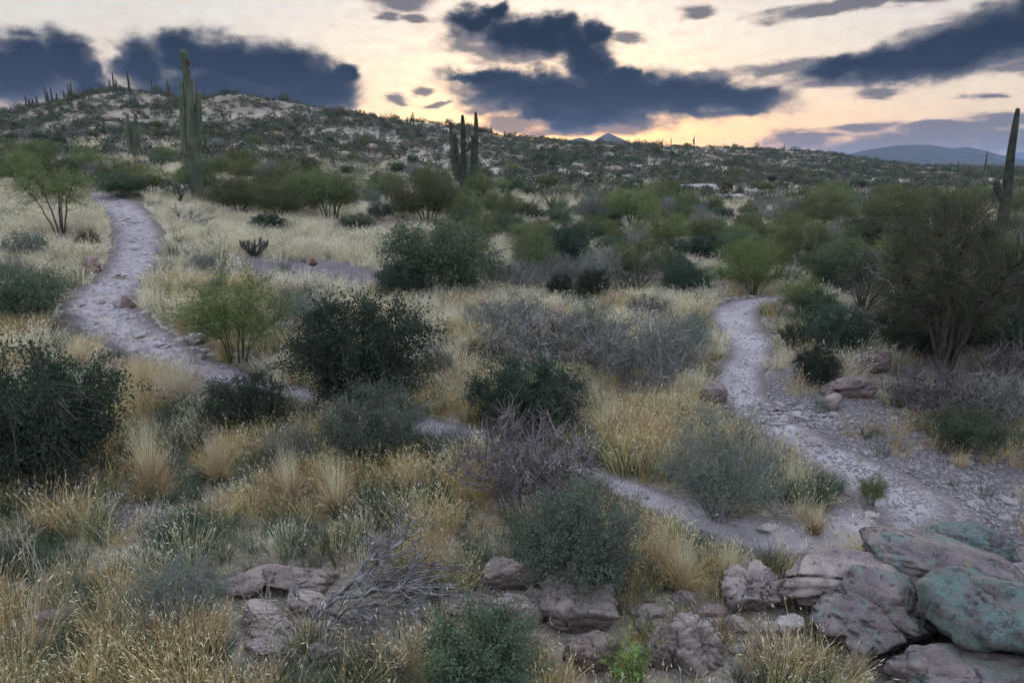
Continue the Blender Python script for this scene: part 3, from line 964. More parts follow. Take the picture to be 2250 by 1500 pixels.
def boulder_mesh(sub, seed, rough=0.5, planes=9, cracks=0, flat=0.0, crag=0.0):
    """rounded, faceted stone of about unit radius"""
    if sub not in ICO:
        ICO[sub] = ico(sub)
    D, F = ICO[sub]
    rs = np.random.RandomState(seed)
    n = unit(rs.normal(size=(planes, 3)))
    dd = rs.uniform(0.5, 0.95, planes)
    if flat:
        n = np.vstack([n, unit(np.array([[rs.normal() * .15, rs.normal() * .15, 1]]))])
        dd = np.append(dd, 0.55)
    q = np.maximum((D @ n.T) / dd[None], 1e-3)
    p = 40.0
    r = 1.0 / ((q ** p).sum(1) + 0.95 ** p) ** (1 / p)
    V = D * r[:, None]
    s = seed * 1.37
    big = fbm(V[:, 0] * 1.3 + s, V[:, 1] * 1.3, V[:, 2] * 1.3, 3)
    med = fbm(V[:, 0] * 3.4 + s, V[:, 1] * 3.4 + 5, V[:, 2] * 3.4, 4, 0.55)
    # broken faces: the noise is quantised into small ledges
    led = fbm(V[:, 0] * 2.1 - s, V[:, 1] * 2.1 + 2, V[:, 2] * 2.6, 3) * 3.0
    ter = (np.floor(led) + sstep(led % 1.0, 0.72, 1.0)) / 3.0
    disp = 0.04 * big + 0.045 * rough * 2 * med + 0.11 * rough * 2 * ter + 0.035 * rough * fbm(V[:, 0] * 11 + s, V[:, 1] * 11, V[:, 2] * 11, 3)
    if crag:
        rid = 1 - np.abs(fbm(V[:, 0] * 2.3 + s, V[:, 1] * 2.3 - 4, V[:, 2] * 2.6, 3))
        disp -= crag * 0.22 * sstep(rid, 0.88, 1.0)
    for c in range(cracks):
        cn = unit(rs.normal(size=3) * np.array([1, 1, 0.45]))
        co = rs.uniform(-0.35, 0.35)
        dist = np.abs(V @ cn - co + 0.10 * fbm(V[:, 0] * 2.2 + c * 7, V[:, 1] * 2.2, V[:, 2] * 2.2 + s, 3))
        disp -= 0.36 * np.exp(-(dist / 0.028) ** 2)
    return V * (1 + disp[:, None]), F


M['rock'] = rock_mat('pink_granite', (0.29, 0.205, 0.185), (0.165, 0.122, 0.118), (0.060, 0.048, 0.050))
M['palerock'] = rock_mat('pale_granite', (0.36, 0.28, 0.258), (0.205, 0.158, 0.152), (0.075, 0.06, 0.062))
M['lichen'] = rock_mat('lichened_granite', (0.22, 0.165, 0.158), (0.125, 0.098, 0.10), (0.040, 0.035, 0.038), (0.145, 0.185, 0.162), 0.45, True)
M['teal'] = rock_mat('heavily_lichened_granite', (0.155, 0.132, 0.122), (0.08, 0.072, 0.072), (0.026, 0.026, 0.028), (0.115, 0.170, 0.155), .75)
M['stone'] = rock_mat('trail_stone', (0.42, 0.37, 0.365), (0.32, 0.275, 0.27), (0.21, 0.18, 0.18))
M['dirtrock'] = rock_mat('hill_rock', (0.33, 0.245, 0.20), (0.25, 0.185, 0.155), (0.12, 0.095, 0.085))


def boulder(x, y, z, w, d, h, label, mat='rock', seed=1, rz=0.0, tilt=(0, 0), sub=5, name='boulder', cat='boulder', group=None, **kw):
    """stone with its centre at x, y, z; w wide, d deep, h tall, sunk into the soil"""
    V, F = boulder_mesh(sub, seed, **kw)
    V = V / np.ptp(V, axis=0) * np.array([w, d, h])
    o = obj(name, mk_mesh(name, V, F, M[mat], smooth=True), None, (x, y, z), (R(tilt[0]), R(tilt[1]), rz))
    tag(o, label, cat, group)
    ROCKS.append((x, y, w * 0.5, d * 0.5))
    return o


ROCKS = []


# ---------------------------------------------------------------- scattered cover (grass, gravel, far scrub)
def gn_scatter(name, protos, mats, pts, rot, scl, pid, label, cat):
    """one object: prototype tufts live in the mesh itself, geometry nodes set them on the loose points"""
    Vs, Fs, mi, var, isp, pd = [], [], [], [], [], []
    o = 0
    for k, (V, F, mslot, va) in enumerate(protos):
        Vs.append(V)
        Fs.append(F + o)
        mi.append(np.full(len(F), mslot))
        var.append(va)
        isp.append(np.ones(len(V)))
        pd.append(np.full(len(V), k))
        o += len(V)
    n = len(pts)
    nv = o
    quads = [f for f in Fs]
    Vall = np.vstack(Vs + [pts])
    z3 = np.zeros((nv, 3))
    me = mk_mesh(name, Vall, quads, mats, np.concatenate(mi), False, {
        'var': np.concatenate(var + [np.zeros(n)]), 'isp': np.concatenate(isp + [np.zeros(n)]),
        'pid': np.concatenate(pd + [pid]), 'rot': np.vstack([z3, rot]), 'scl': np.vstack([z3, scl])})
    ob = obj(name, me)
    tag(ob, label, cat, None, 'stuff')
    ng = bpy.data.node_groups.new(name + '_scatter', 'GeometryNodeTree')
    ng.interface.new_socket('Geometry', in_out='INPUT', socket_type='NodeSocketGeometry')
    ng.interface.new_socket('Geometry', in_out='OUTPUT', socket_type='NodeSocketGeometry')
    G = NT(ng)
    gi, go = G.n('NodeGroupInput'), G.n('NodeGroupOutput')
    def attr(k, typ):
        nd = G.n('GeometryNodeInputNamedAttribute', data_type=typ)
        nd.inputs['Name'].default_value = k
        return [s for s in nd.outputs if s.enabled and s.name == 'Attribute'][0]
    def cmp(a, v):
        nd = G.n('FunctionNodeCompare', data_type='FLOAT', operation='EQUAL')
        G.l(a, nd.inputs[0])
        nd.inputs[1].default_value = v
        nd.inputs['Epsilon'].default_value = 0.1
        return nd.outputs[0]
    sp = G.n('GeometryNodeSeparateGeometry', domain='POINT')
    G.l(gi.outputs[0], sp.inputs[0])
    G.l(cmp(attr('isp', 'FLOAT'), 1.0), sp.inputs[1])
    jn = G.n('GeometryNodeJoinGeometry')
    for k in range(len(protos)):
        s2 = G.n('GeometryNodeSeparateGeometry', domain='POINT')
        G.l(sp.outputs[0], s2.inputs[0])
        G.l(cmp(attr('pid', 'FLOAT'), float(k)), s2.inputs[1])
        g2 = G.n('GeometryNodeGeometryToInstance')
        G.l(s2.outputs[0], g2.inputs[0])
        G.l(g2.outputs[0], jn.inputs[0])
    ip = G.n('GeometryNodeInstanceOnPoints')
    G.l(sp.outputs[1], ip.inputs['Points'])
    G.l(jn.outputs[0], ip.inputs['Instance'])
    ip.inputs['Pick Instance'].default_value = True
    G.l(attr('pid', 'FLOAT'), ip.inputs['Instance Index'])
    e2r = G.n('FunctionNodeEulerToRotation')
    G.l(attr('rot', 'FLOAT_VECTOR'), e2r.inputs[0])
    G.l(e2r.outputs[0], ip.inputs['Rotation'])
    G.l(attr('scl', 'FLOAT_VECTOR'), ip.inputs['Scale'])
    G.l(ip.outputs[0], go.inputs[0])
    md = ob.modifiers.new('scatter', 'NODES')
    md.node_group = ng
    return ob


def tuft(seed, n=60, hgt=0.45, rad=0.10, bend=0.5, bw=0.006, head=0.6, hl=0.04, hw=0.008, k=4, lean=0.0):
    """a grass tuft: bent blades, many with a nodding seed head; var 0 = blade, toward 1 = head"""
    rs = np.random.RandomState(seed)
    th = rs.uniform(0, 2 * math.pi, n)
    r0 = rad * np.sqrt(rs.rand(n))
    base = np.stack([r0 * np.cos(th), r0 * np.sin(th), np.full(n, -0.02)], 1)
    th2 = th + rs.normal(size=n) * 0.7
    out = np.stack([np.cos(th2), np.sin(th2), np.zeros(n)], 1)
    L = hgt * rs.uniform(0.45, 1.1, n)
    bd = bend * rs.uniform(0.2, 1.2, n)
    tip = base + out * (L * bd)[:, None] + np.array([lean, lean * 0.4, 0]) * L[:, None]
    tip[:, 2] += L * np.sqrt(np.clip(1 - (bd * 0.8) ** 2, 0.08, 1))
    mid = base * 0.5 + tip * 0.5
    mid[:, 2] += 0.22 * L
    C = bez(base, mid, tip, k)
    side = unit(np.cross(unit(tip - base), rs.normal(size=(n, 3))))
    wd = bw * np.linspace(1, 0.35, k)[None, :, None] * rs.uniform(0.7, 1.3, (n, 1, 1))
    V = np.stack([C - side[:, None] * wd * 0.5, C + side[:, None] * wd * 0.5], 2).reshape(-1, 3)
    idx = np.arange(n * k * 2).reshape(n, k, 2)
    Q = np.stack([idx[:, :-1, 0], idx[:, :-1, 1], idx[:, 1:, 1], idx[:, 1:, 0]], -1).reshape(-1, 4)
    var = np.repeat(rs.rand(n) * 0.5, k * 2)
    hk = rs.rand(n) < head
    if hk.any():
        d = unit(C[hk, -1] - C[hk, -2]) + np.array([0, 0, -0.35]) + rs.normal(size=(hk.sum(), 3)) * 0.25
        for q in range(2):
            hv, hq = leaf_quads(C[hk, -1] - d * 0.008, d, hl * rs.uniform(0.7, 1.3, hk.sum()), np.full(hk.sum(), hw), rs)
            Q = np.vstack([Q, hq + len(V)])
            V = np.vstack([V, hv])
            var = np.concatenate([var, np.full(len(hv), 0.85) + rs.rand(len(hv)) * 0.15])
    return V, Q, 0, var


def scrub_lp(seed, n=90, W=1.0, Hh=0.7, ls=0.16, slot=0):
    rs = np.random.RandomState(seed)
    dz = rs.uniform(-0.3, 1, n)
    th = rs.uniform(0, 2 * math.pi, n)
    q = np.sqrt(1 - dz ** 2)
    D = np.stack([q * np.cos(th), q * np.sin(th), dz], 1)
    lob = 1 + 0.35 * fbm(D[:, 0] * 1.8 + seed, D[:, 1] * 1.8, D[:, 2] * 1.8, 2)
    E = D * (rs.rand(n) ** 0.35 * lob)[:, None] * np.array([W / 2, W / 2, Hh * 0.6]) + np.array([0, 0, Hh * 0.4])
    E[:, 2] = np.maximum(E[:, 2], 0.02)
    V, F = leaf_quads(E, D * 0.5 + rs.normal(size=(n, 3)) + np.array([0, 0, 0.4]), ls * rs.uniform(0.6, 1.4, n), ls * 0.55 * rs.uniform(0.6, 1.4, n), rs)
    return V, F, slot, np.repeat(rs.rand(n), 4)


# ================================================================ the place
M_TRAIL = trail_mat()
build_ground()
trail_a = build_trail(TA, lambda x, y: sstep(y, 14.0, 17.0) * (0.55 + 0.45 * sstep(-y, -26, -20)), 3.0)
trail_b = build_trail(TB, lambda x, y: 0.12 + 0.5 * (1 - sstep(np.hypot(x - TB[-70, 0], y - TB[-70, 1]), 0.6, 1.8)), 21.0)

# ---- far hills
def hill_mat(name, ca, cb, sc):
    m, N, o = new_mat(name)
    tc = N.n('ShaderNodeTexCoord')
    P = tc.outputs['Object']
    c = N.mix(N.smooth(N.noise(P, sc, 8, 0.7), 0.42, 0.60), ca, cb)
    b = N.n('ShaderNodeBsdfDiffuse')
    N.l(c, b.inputs[0])
    N.l(b.outputs[0], o.inputs[0])
    return m


def far_hill(y, crest, depth, mat, seed, rough, base=-30.0):
    """crest: list of (x, z) at distance y; a ridge with slopes to front and back"""
    cx = [c[0] for c in crest]
    cz_ = [c[1] for c in crest]
    n, m = 220, 40
    xs = np.linspace(cx[0], cx[-1], n)
    zc = np.interp(xs, cx, cz_)
    k = np.exp(-0.5 * (np.arange(-8, 9) / 2.5) ** 2)
    zc = np.convolve(np.pad(zc, 8, mode='edge'), k / k.sum(), 'valid')
    v = np.linspace(-1, 1, m)
    X = np.repeat(xs[:, None], m, 1)
    Y = y + v[None] * depth * np.ones((n, 1))
    prof = 1 - np.abs(v) ** 1.25
    Z = base + (zc[:, None] - base) * prof[None]
    q = 3.0 / depth
    Z = Z + rough * fbm(X * q, Y * q, seed, 5) * (0.25 + 0.75 * np.abs(v)[None])
    Z[[0, -1]] = base
    idx = np.arange(n * m).reshape(n, m)
    Q = np.stack([idx[:-1, :-1], idx[1:, :-1], idx[1:, 1:], idx[:-1, 1:]], -1).reshape(-1, 4)
    me = mk_mesh('hill', np.stack([X, Y, Z], -1).reshape(-1, 3), Q, mat, smooth=True)
    return tag(obj('hill', me), kind='structure')


M_HA = hill_mat('scrubby_hill', (0.045, 0.045, 0.040), (0.11, 0.095, 0.085), 0.12)
M_HB = hill_mat('rocky_mountain', (0.05, 0.046, 0.044), (0.09, 0.08, 0.075), 0.02)
far_hill(1900, [(690, -25), (790, 18), (880, 42), (960, 62), (1040, 74), (1110, 74), (1200, 58), (1300, 30), (1390, 5), (1480, -25)], 420, M_HA, 3, 4.0, -30)
far_hill(1500, [(600, -20), (640, 24), (700, 34), (760, 38), (810, 30), (870, 12), (930, -20)], 260, M_HA, 9, 4, -25)
far_hill(1700, [(80, 20), (130, 74), (165, 82), (195, 74), (228, 94), (248, 85), (280, 71), (300, 64), (322, 69), (352, 54), (430, 20)], 300, M_HB, 5, 6)
far_hill(2300, [(1250, 10), (1340, 66), (1420, 76), (1470, 82), (1490, 78), (1540, 66), (1640, 44), (1760, 10)], 350, M_HB, 6, 6)
far_hill(4200, [(2500, 60), (2700, 88), (2900, 92), (2990, 118), (3150, 122), (3300, 122), (3380, 96), (3600, 92), (3900, 90)], 500, M_HB, 7, 8)

# ---- saguaros
saguaro(-16.93, 37.60, [(0, 0, 0, .30), (0.03, 0.00, 1.29, .34), (0.09, 0.00, 2.70, .32), (0.18, 0.00, 4.32, .26), (0.12, 0.00, 5.89, .21), (0.06, 0.00, 7.48, .19)],
        [[(-0.04, 0.05, 2.35, .18), (-0.35, 0.05, 2.59, .24), (-0.38, 0.05, 3.17, .25), (-0.27, 0.05, 4.55, .22), (-0.20, 0.05, 6.03, .16)],
         [(0.14, -0.10, 2.70, .18), (0.01, -0.20, 3.11, .2), (0.12, -0.20, 4.07, .2), (0.27, -0.20, 5.20, .18), (0.38, -0.20, 6.18, .13)],
         [(0.14, 0.00, 2.70, .13), (0.35, 0.00, 3.05, .15), (0.46, 0.00, 3.86, .15), (0.56, 0.00, 4.77, .15), (0.62, 0.00, 5.54, .13)]],
        'tall pale green saguaro with clustered upright arms and a flat broken top', fine=True, knobs=[(0.30, -0.05, 7.08, .13), (-0.11, 0.00, 6.82, .11)])
saguaro(-3.75, 53.81, [(0, 0, 0, .32), (0.06, 0.00, 1.57, .28), (0.06, 0.00, 3.41, .19), (0.05, 0.00, 5.23, .17), (0.03, 0.00, 5.85, .12)],
        [[(-0.12, 0.00, 1.12, .18), (-0.46, 0.00, 1.46, .2), (-0.69, 0.00, 2.58, .18), (-0.80, 0.00, 3.91, .16), (-0.87, 0.00, 5.33, .13)],
         [(-0.09, 0.10, 1.33, .15), (-0.36, 0.10, 1.90, .17), (-0.44, 0.10, 3.08, .16), (-0.55, 0.10, 4.54, .12)],
         [(0.08, 0.00, 0.72, .18), (0.50, 0.00, 0.92, .19), (0.90, 0.00, 1.57, .19), (0.99, 0.00, 3.41, .19), (1.05, 0.00, 5.23, .17), (1.02, 0.00, 6.08, .10)],
         [(0.08, 0.10, 1.12, .15), (0.51, 0.10, 1.43, .16), (0.73, 0.10, 2.34, .16), (0.76, 0.10, 4.35, .12)],
         [(0.09, 0.00, 3.35, .08), (0.37, 0.00, 3.41, .10), (0.55, 0.00, 3.75, .09), (0.52, 0.00, 4.08, .06)]],
        'dark many-armed saguaro candelabra rising from the palo verde thicket', mat='old_backlit')
saguaro(20.51, 28.76, [(0, 0, 0, .17), (-0.11, 0.00, 1.38, .21), (-0.13, 0.00, 2.40, .19), (-0.23, 0.00, 3.94, .15), (-0.25, 0.00, 5.00, .12), (-0.26, 0.00, 5.66, .08)],
        [[(-0.12, -0.05, 2.03, .14), (-0.39, -0.08, 2.27, .15), (-0.59, -0.08, 2.58, .14), (-0.69, -0.08, 2.84, .12)]],
        'slender leaning saguaro with one short arm above the mesquite', mat='old_backlit')
saguaro(-29.32, 54.89, [(0, 0, 0, .17), (0.17, 0.00, 1.39, .17), (0.51, 0.00, 3.67, .12)],
        [[(0.07, 0.00, 0.89, .12), (-0.25, 0.00, 1.12, .14), (-0.27, 0.00, 2.07, .14), (-0.12, 0.00, 3.67, .1)], [(0.07, 0.10, 1.06, .1), (0.29, 0.10, 1.33, .12), (0.48, 0.10, 2.58, .1)],
         [(0.02, 0.20, 1.33, .1), (-0.11, 0.20, 1.67, .11), (0.02, 0.20, 2.92, .09)]],
        'small saguaro with parallel arms on the slope below the domed hill', fine=True)
SKYLINE = [  # (x, y, height) of little saguaros along the crests
    (-99.26, 147.07, 2.9), (-92.98, 138.58, 2.0), (-92.62, 138.99, 1.8), (-93.02, 141.00, 2.2), (-91.60, 141.69, 3.4), (-91.72, 142.48, 2.3), (-91.29, 142.98, 2.8), (-90.98, 144.15, 1.6),
    (-90.39, 145.53, 1.6), (-89.58, 146.07, 2.4), (-89.37, 146.68, 2.8), (-80.79, 145.46, 2.2), (-79.64, 144.70, 3.6), (-79.39, 145.25, 2.2), (-71.84, 135.64, 3.6), (-71.83, 135.94, 2.8), (-69.94, 140.49, 2.8),
    (-69.94, 142.42, 2.2), (-68.05, 142.87, 3.4), (-68.19, 143.72, 2.2), (-60.91, 142.69, 1.8), (-19.27, 140.10, 2.4), (-20.28, 138.46, 1.4), (-19.73, 138.90, 1.3), (-4.25, 147.65, 1.6), (-1.87, 172.28, 1.5),
    (39.77, 200.55, 1.8), (42.65, 201.38, 2.4), (45.35, 202.46, 2.6), (58.83, 229.13, 4.0), (65.95, 220.82, 2.0), (80.46, 234.08, 3.0), (81.38, 235.00, 2.8), (92.68, 241.48, 3.0), (95.62, 239.43, 2.2),
    (113.31, 168.71, 5.5), (105.49, 166.54, 3.0)]
for i, (x, y, h) in enumerate(SKYLINE):
    lean = RNG.uniform(-.05, .05) * h
    tr = [(0, 0, 0, .13 + .008 * h), (lean * .4, 0, h * .5, .16), (lean, 0, h, .10)]
    arms = []
    if i % 4 == 1 and h > 2:
        s = RNG.choice((-1, 1))
        arms = [[(0, 0, h * .35, .12), (s * .35, 0, h * .45, .13), (s * .4, 0, h * .75, .11)]]
    saguaro(x, y, tr, arms, 'little saguaro standing up against the sky on the ridge', 'saguaros along the skyline', fine=False, mat='old_backlit')  # backlit silhouette put into the skin colour

# ---- boulders and single rocks: centre, width, depth, height
boulder(-3.35, 7.62, -5.01, 0.83, 0.52, 0.30, 'low pink boulder beside the dead branches, beside the split one', 'rock', 11, tilt=(4, -6), crag=.4)
boulder(-2.61, 7.65, -4.98, 0.99, 0.63, 0.36, 'split pink boulder with dark hollow side above the dead branches', 'rock', 12, cracks=1, crag=.8, tilt=(0, 5))
boulder(-2.47, 7.24, -5.03, 0.52, 0.36, 0.24, 'small wedge of pale rock under the split pink boulder', 'palerock', 13, cracks=1, name='rock', cat='rock')
boulder(-0.04, 7.72, -4.93, 0.74, 0.52, 0.47, 'round reddish boulder at the foot of the grey-green bush', 'rock', 14, planes=20, crag=.3)
boulder(0.80, 6.90, -4.90, 1.01, 0.76, 0.71, 'big angular pink boulder with a flat sloping top', 'palerock', 15, flat=1, tilt=(-4, 7), crag=.7, cracks=1)
boulder(0.84, 6.26, -4.96, 0.62, 0.43, 0.58, 'dark lower boulder propping up the angular pink one', 'rock', 16, crag=.9)
boulder(0.06, 7.03, -4.97, 0.68, 0.48, 0.45, 'cracked flat slab leaning against the angular pink boulder', 'palerock', 17, flat=1, cracks=2, tilt=(8, -6), name='slab', cat='rock')
boulder(-0.49, 7.15, -5.02, 0.87, 0.44, 0.27, 'long low pink slab behind the dark green bush', 'rock', 18, flat=1, cracks=1, tilt=(6, 3), name='slab', cat='rock')
boulder(0.25, 7.19, -4.89, 0.23, 0.21, 0.23, 'small round dark rock wedged between slab and boulder', 'rock', 19, sub=4, planes=20, name='rock', cat='rock')
boulder(1.90, 6.30, -4.91, 0.74, 0.52, 0.74, 'shattered grey-pink boulder with deep cracks', 'palerock', 20, cracks=4, crag=1.0)
boulder(1.60, 6.33, -4.96, 0.48, 0.34, 0.57, 'upright grey block leaning on the side of the shattered boulder', 'rock', 21, cracks=2, crag=.8, name='rock', cat='rock')
boulder(-2.81, 6.87, -5.00, 0.76, 0.53, 0.35, 'jumbled pale slab under the dead branches', 'palerock', 22, cracks=3, crag=.8, flat=1, tilt=(6, 4), name='slab', cat='rock')
boulder(-2.67, 6.43, -5.04, 0.57, 0.33, 0.23, 'pale broken rock below the jumbled slab', 'palerock', 23, cracks=2, crag=.8, name='rock', cat='rock')
boulder(-1.99, 6.28, -4.99, 0.38, 0.27, 0.26, 'dark striped rock among the white seed heads', 'rock', 24, cracks=2, tilt=(0, 16), name='rock', cat='rock')
boulder(-3.97, 7.60, -5.00, 0.22, 0.15, 0.24, 'small pinkish rock in the grass by the low boulder', 'palerock', 25, sub=4, name='rock', cat='rock')
boulder(2.94, 7.27, -4.89, 0.77, 0.61, 0.66, 'lumpy weathered boulder at the low end of the outcrop', 'palerock', 26, cracks=3, crag=1.0)
boulder(3.18, 7.14, -4.78, 0.23, 0.18, 0.38, 'egg-shaped reddish block set in the outcrop', 'rock', 27, planes=18, name='rock', cat='rock')
boulder(3.00, 7.24, -4.80, 0.28, 0.23, 0.35, 'smooth pale block beside the egg-shaped one', 'palerock', 28, planes=14, name='rock', cat='rock')
boulder(4.00, 7.36, -4.70, 1.63, 0.98, 0.55, 'long pinkish slab boulder lying across the outcrop', 'palerock', 29, crag=.4, cracks=1, tilt=(4, -3), planes=14)
boulder(4.02, 6.66, -4.77, 1.69, 1.24, 0.78, 'massive purple-grey boulder with one lichened end', 'lichen', 30, crag=.6, cracks=2, tilt=(3, 3), planes=14)
boulder(5.15, 7.49, -4.63, 1.99, 1.15, 0.63, 'pale green lichened slab at the back of the outcrop', 'lichen', 31, crag=.4, tilt=(4, 5), planes=14)
boulder(5.08, 6.38, -4.59, 1.66, 1.41, 1.17, 'large teal lichen covered boulder at the lichened end of the outcrop', 'teal', 32, crag=.45, cracks=1, tilt=(3, 12), planes=14)
boulder(5.93, 8.01, -4.74, 1.10, 0.88, 0.57, 'dark boulder with yellow lichen behind the pale green slab', 'teal', 33, crag=.6)
boulder(4.60, 5.83, -5.01, 2.10, 0.87, 0.66, 'broad lichened slab in front of the outcrop', 'lichen', 34, crag=.4, cracks=1, tilt=(4, 3), planes=12)
boulder(5.17, 7.51, -4.70, 0.38, 0.31, 0.28, 'knob of lichened rock crowning the teal boulder', 'lichen', 35, sub=4, name='rock', cat='rock')
boulder(3.16, 6.75, -5.00, 0.36, 0.25, 0.23, 'blue-grey rock under the outcrop', 'stone', 36, sub=4, cracks=1, name='rock', cat='rock')
boulder(2.47, 6.41, -5.02, 0.19, 0.13, 0.14, 'small white stone on the dirt below the outcrop', 'stone', 37, sub=4, name='stone', cat='stone', planes=16)
boulder(3.98, 6.63, -5.08, 0.27, 0.19, 0.16, 'small dark rock tucked under the massive boulder', 'rock', 38, sub=4, name='rock', cat='rock')
boulder(2.08, 7.32, -5.01, 0.29, 0.20, 0.24, 'small pale rock at the edge of the golden grass', 'palerock', 39, sub=4, name='rock', cat='rock')
boulder(1.65, 7.10, -5.05, 0.49, 0.23, 0.14, 'flat stone lying behind the shattered boulder', 'palerock', 40, sub=4, flat=1, name='rock', cat='rock')
boulder(2.35, 7.12, -5.05, 0.60, 0.20, 0.12, 'thin flaky slab between the shattered boulder and the outcrop', 'rock', 41, sub=4, flat=1, cracks=2, name='slab', cat='rock')
boulder(2.57, 6.78, -5.01, 0.31, 0.22, 0.22, 'rough grey rock at the foot of the lumpy boulder', 'palerock', 42, sub=4, cracks=1, name='rock', cat='rock')
boulder(2.91, 6.71, -5.00, 0.22, 0.15, 0.21, 'little tan rock leaning on the blue-grey one', 'palerock', 43, sub=4, name='rock', cat='rock')
boulder(-5.38, 6.97, -5.03, 0.40, 0.25, 0.16, 'half-buried rock in the golden grass corner', 'rock', 44, sub=4, name='rock', cat='rock')
boulder(-7.50, 10.56, -4.87, 0.52, 0.36, 0.26, 'grey rock in the shade under the big dark bush', 'rock', 45, sub=4, name='rock', cat='rock')
boulder(-6.94, 8.57, -5.03, 0.34, 0.24, 0.25, 'dark rock among the dry weed stalks', 'rock', 46, sub=4, name='rock', cat='rock')
boulder(5.40, 9.42, -5.02, 0.25, 0.17, 0.10, 'white stone beside the trail fork', 'stone', 47, sub=4, name='stone', cat='stone')
boulder(3.69, 8.94, -5.00, 0.34, 0.23, 0.12, 'flat grey rock at the bend of the lower trail', 'stone', 48, sub=4, flat=1, name='rock', cat='rock')
boulder(8.63, 15.77, -4.43, 0.79, 0.55, 0.75, 'upright knobbly pink boulder in front of the dark thicket', 'rock', 51, cracks=2, crag=.8)
boulder(7.48, 14.38, -4.60, 1.21, 0.84, 0.65, 'sloping pink boulder between the white and the upright one', 'rock', 52, crag=.5, tilt=(0, -12))
boulder(6.72, 13.57, -4.68, 0.42, 0.29, 0.51, 'white-faced rock by the edge of the stony slope', 'palerock', 53, sub=4, name='rock', cat='rock')
boulder(4.41, 14.42, -4.76, 0.65, 0.45, 0.53, 'reddish rock poking from grass at the edge of the winding trail', 'rock', 54, sub=4, crag=.6, name='rock', cat='rock')
boulder(-11.63, 20.39, -3.83, 0.47, 0.33, 0.57, 'rounded rock in the grass corner of the rocky trail bend', 'rock', 55, sub=4, name='rock', cat='rock')
boulder(-11.94, 20.39, -3.86, 0.32, 0.22, 0.35, 'small grey rock beside the rocky trail bend', 'stone', 56, sub=4, name='rock', cat='rock')
boulder(-14.91, 24.10, -3.23, 0.71, 0.50, 0.69, 'dark jagged rock in the cut bank of the rocky trail', 'rock', 57, sub=4, crag=.9, name='rock', cat='rock')
boulder(-8.24, 17.35, -4.23, 0.55, 0.38, 0.33, 'pale rock beside the rocky trail under the bright green bush', 'stone', 58, sub=4, name='rock', cat='rock')
boulder(-28.45, 84.15, 4.22, 2.80, 1.96, 0.93, 'rusty outcrop rock on the hillside', 'dirtrock', 59, sub=4, crag=.8, name='rock', cat='rock')
boulder(13.18, 89.76, 0.33, 2.79, 1.95, 1.13, 'tan outcrop boulder in the pale valley', 'dirtrock', 60, sub=4, crag=.5)
boulder(10.25, 72.45, -0.92, 1.79, 1.25, 0.64, 'low pale boulder in front of the tan outcrop', 'stone', 61, sub=4, crag=.5)
boulder(16.74, 66.80, -1.48, 6.52, 4.56, 1.10, 'long pale rock ledge in the valley', 'stone', 62, sub=4, crag=.5, flat=1, name='rock_ledge', cat='rock')
boulder(18.73, 60.40, -2.07, 3.55, 2.48, 0.77, 'short pale rock ledge beside the long one', 'stone', 63, sub=4, crag=.5, flat=1, name='rock_ledge', cat='rock')

for i, (x, y) in enumerate([(-26.46, 68.09), (-22.72, 72.95), (-23.04, 63.31), (-22.32, 81.90), (-34.76, 81.76), (-17.25, 73.41), (-16.84, 85.95), (-51.21, 82.15), (-53.92, 95.80), (-34.08, 110.54), (0.26, 80.86), (8.61, 91.87), (-20.10, 59.26), (-13.22, 77.42), (3.79, 107.01), (-19.29, 67.25)]):
    w = (1.6, 2.4, 1.2, 2.0, 1.4)[i % 5]
    boulder(x, y, float(HT(x, y)) + .1, w, w * .8, w * (.5, .38, .6)[i % 3], 'weathered brown rock standing out of the scrub on the hillside', 'dirtrock', 130 + i, rz=i * 1.3, sub=3, crag=.6, name='rock', cat='rock', group='rocks on the hillside')

# stones one by one: shared meshes
STONES = []
for k in range(8):
    V, F = boulder_mesh(2, 300 + k, 0.5, 9)
    V = V / np.ptp(V, axis=0) * np.array([1.0, 0.75 + 0.05 * k, 0.45 + 0.04 * (k % 4)])
    STONES.append(mk_mesh('stone', V, F, M['stone'], smooth=False))
srs = np.random.RandomState(5)


def stone_at(x, y, w, parent=None, name='stone', label=None, group=None, dz=0.0):
    o = obj(name, STONES[srs.randint(8)], parent, (x, y, float(HT(x, y)) + w * 0.06 + dz), (srs.normal() * .12, srs.normal() * .12, srs.uniform(0, 6.28)),
            (w, w * srs.uniform(.8, 1.1), w * srs.uniform(.7, 1.1)))
    if label:
        tag(o, label, 'stone', group)
    return o


FORK = [*(TB[-70, :2])]
cnt = 0
while cnt < 150:      # rubble at the fork
    a, b = srs.normal(size=2)
    x, y = FORK[0] + 0.15 + a * 0.75 - b * 0.25, FORK[1] + 0.35 + b * 0.5
    w = float(np.clip(srs.lognormal(-2.25, .45), .05, .3))
    stone_at(x, y, w, label=('large ' if w > .15 else 'small ' if w < .085 else 'fist-sized ') + 'pale rubble stone at the fork of the trails', group='rubble stones at the trail fork')
    cnt += 1
cnt = 0
while cnt < 130:      # stones strewn over the bare slope
    cx, cy, rx, ry = BARE[srs.randint(0, 3)]
    x, y = cx + srs.normal() * rx * .55, cy + srs.normal() * ry * .55
    if trail_d([x], [y])[0] < 0.95:
        continue
    w = float(np.clip(srs.lognormal(-2.4, .45), .045, .26))
    stone_at(x, y, w, label=('large ' if w > .13 else 'small ' if w < .075 else 'fist-sized ') + 'loose grey stone on the bare slope above the fork', group='stones on the bare slope')
    cnt += 1
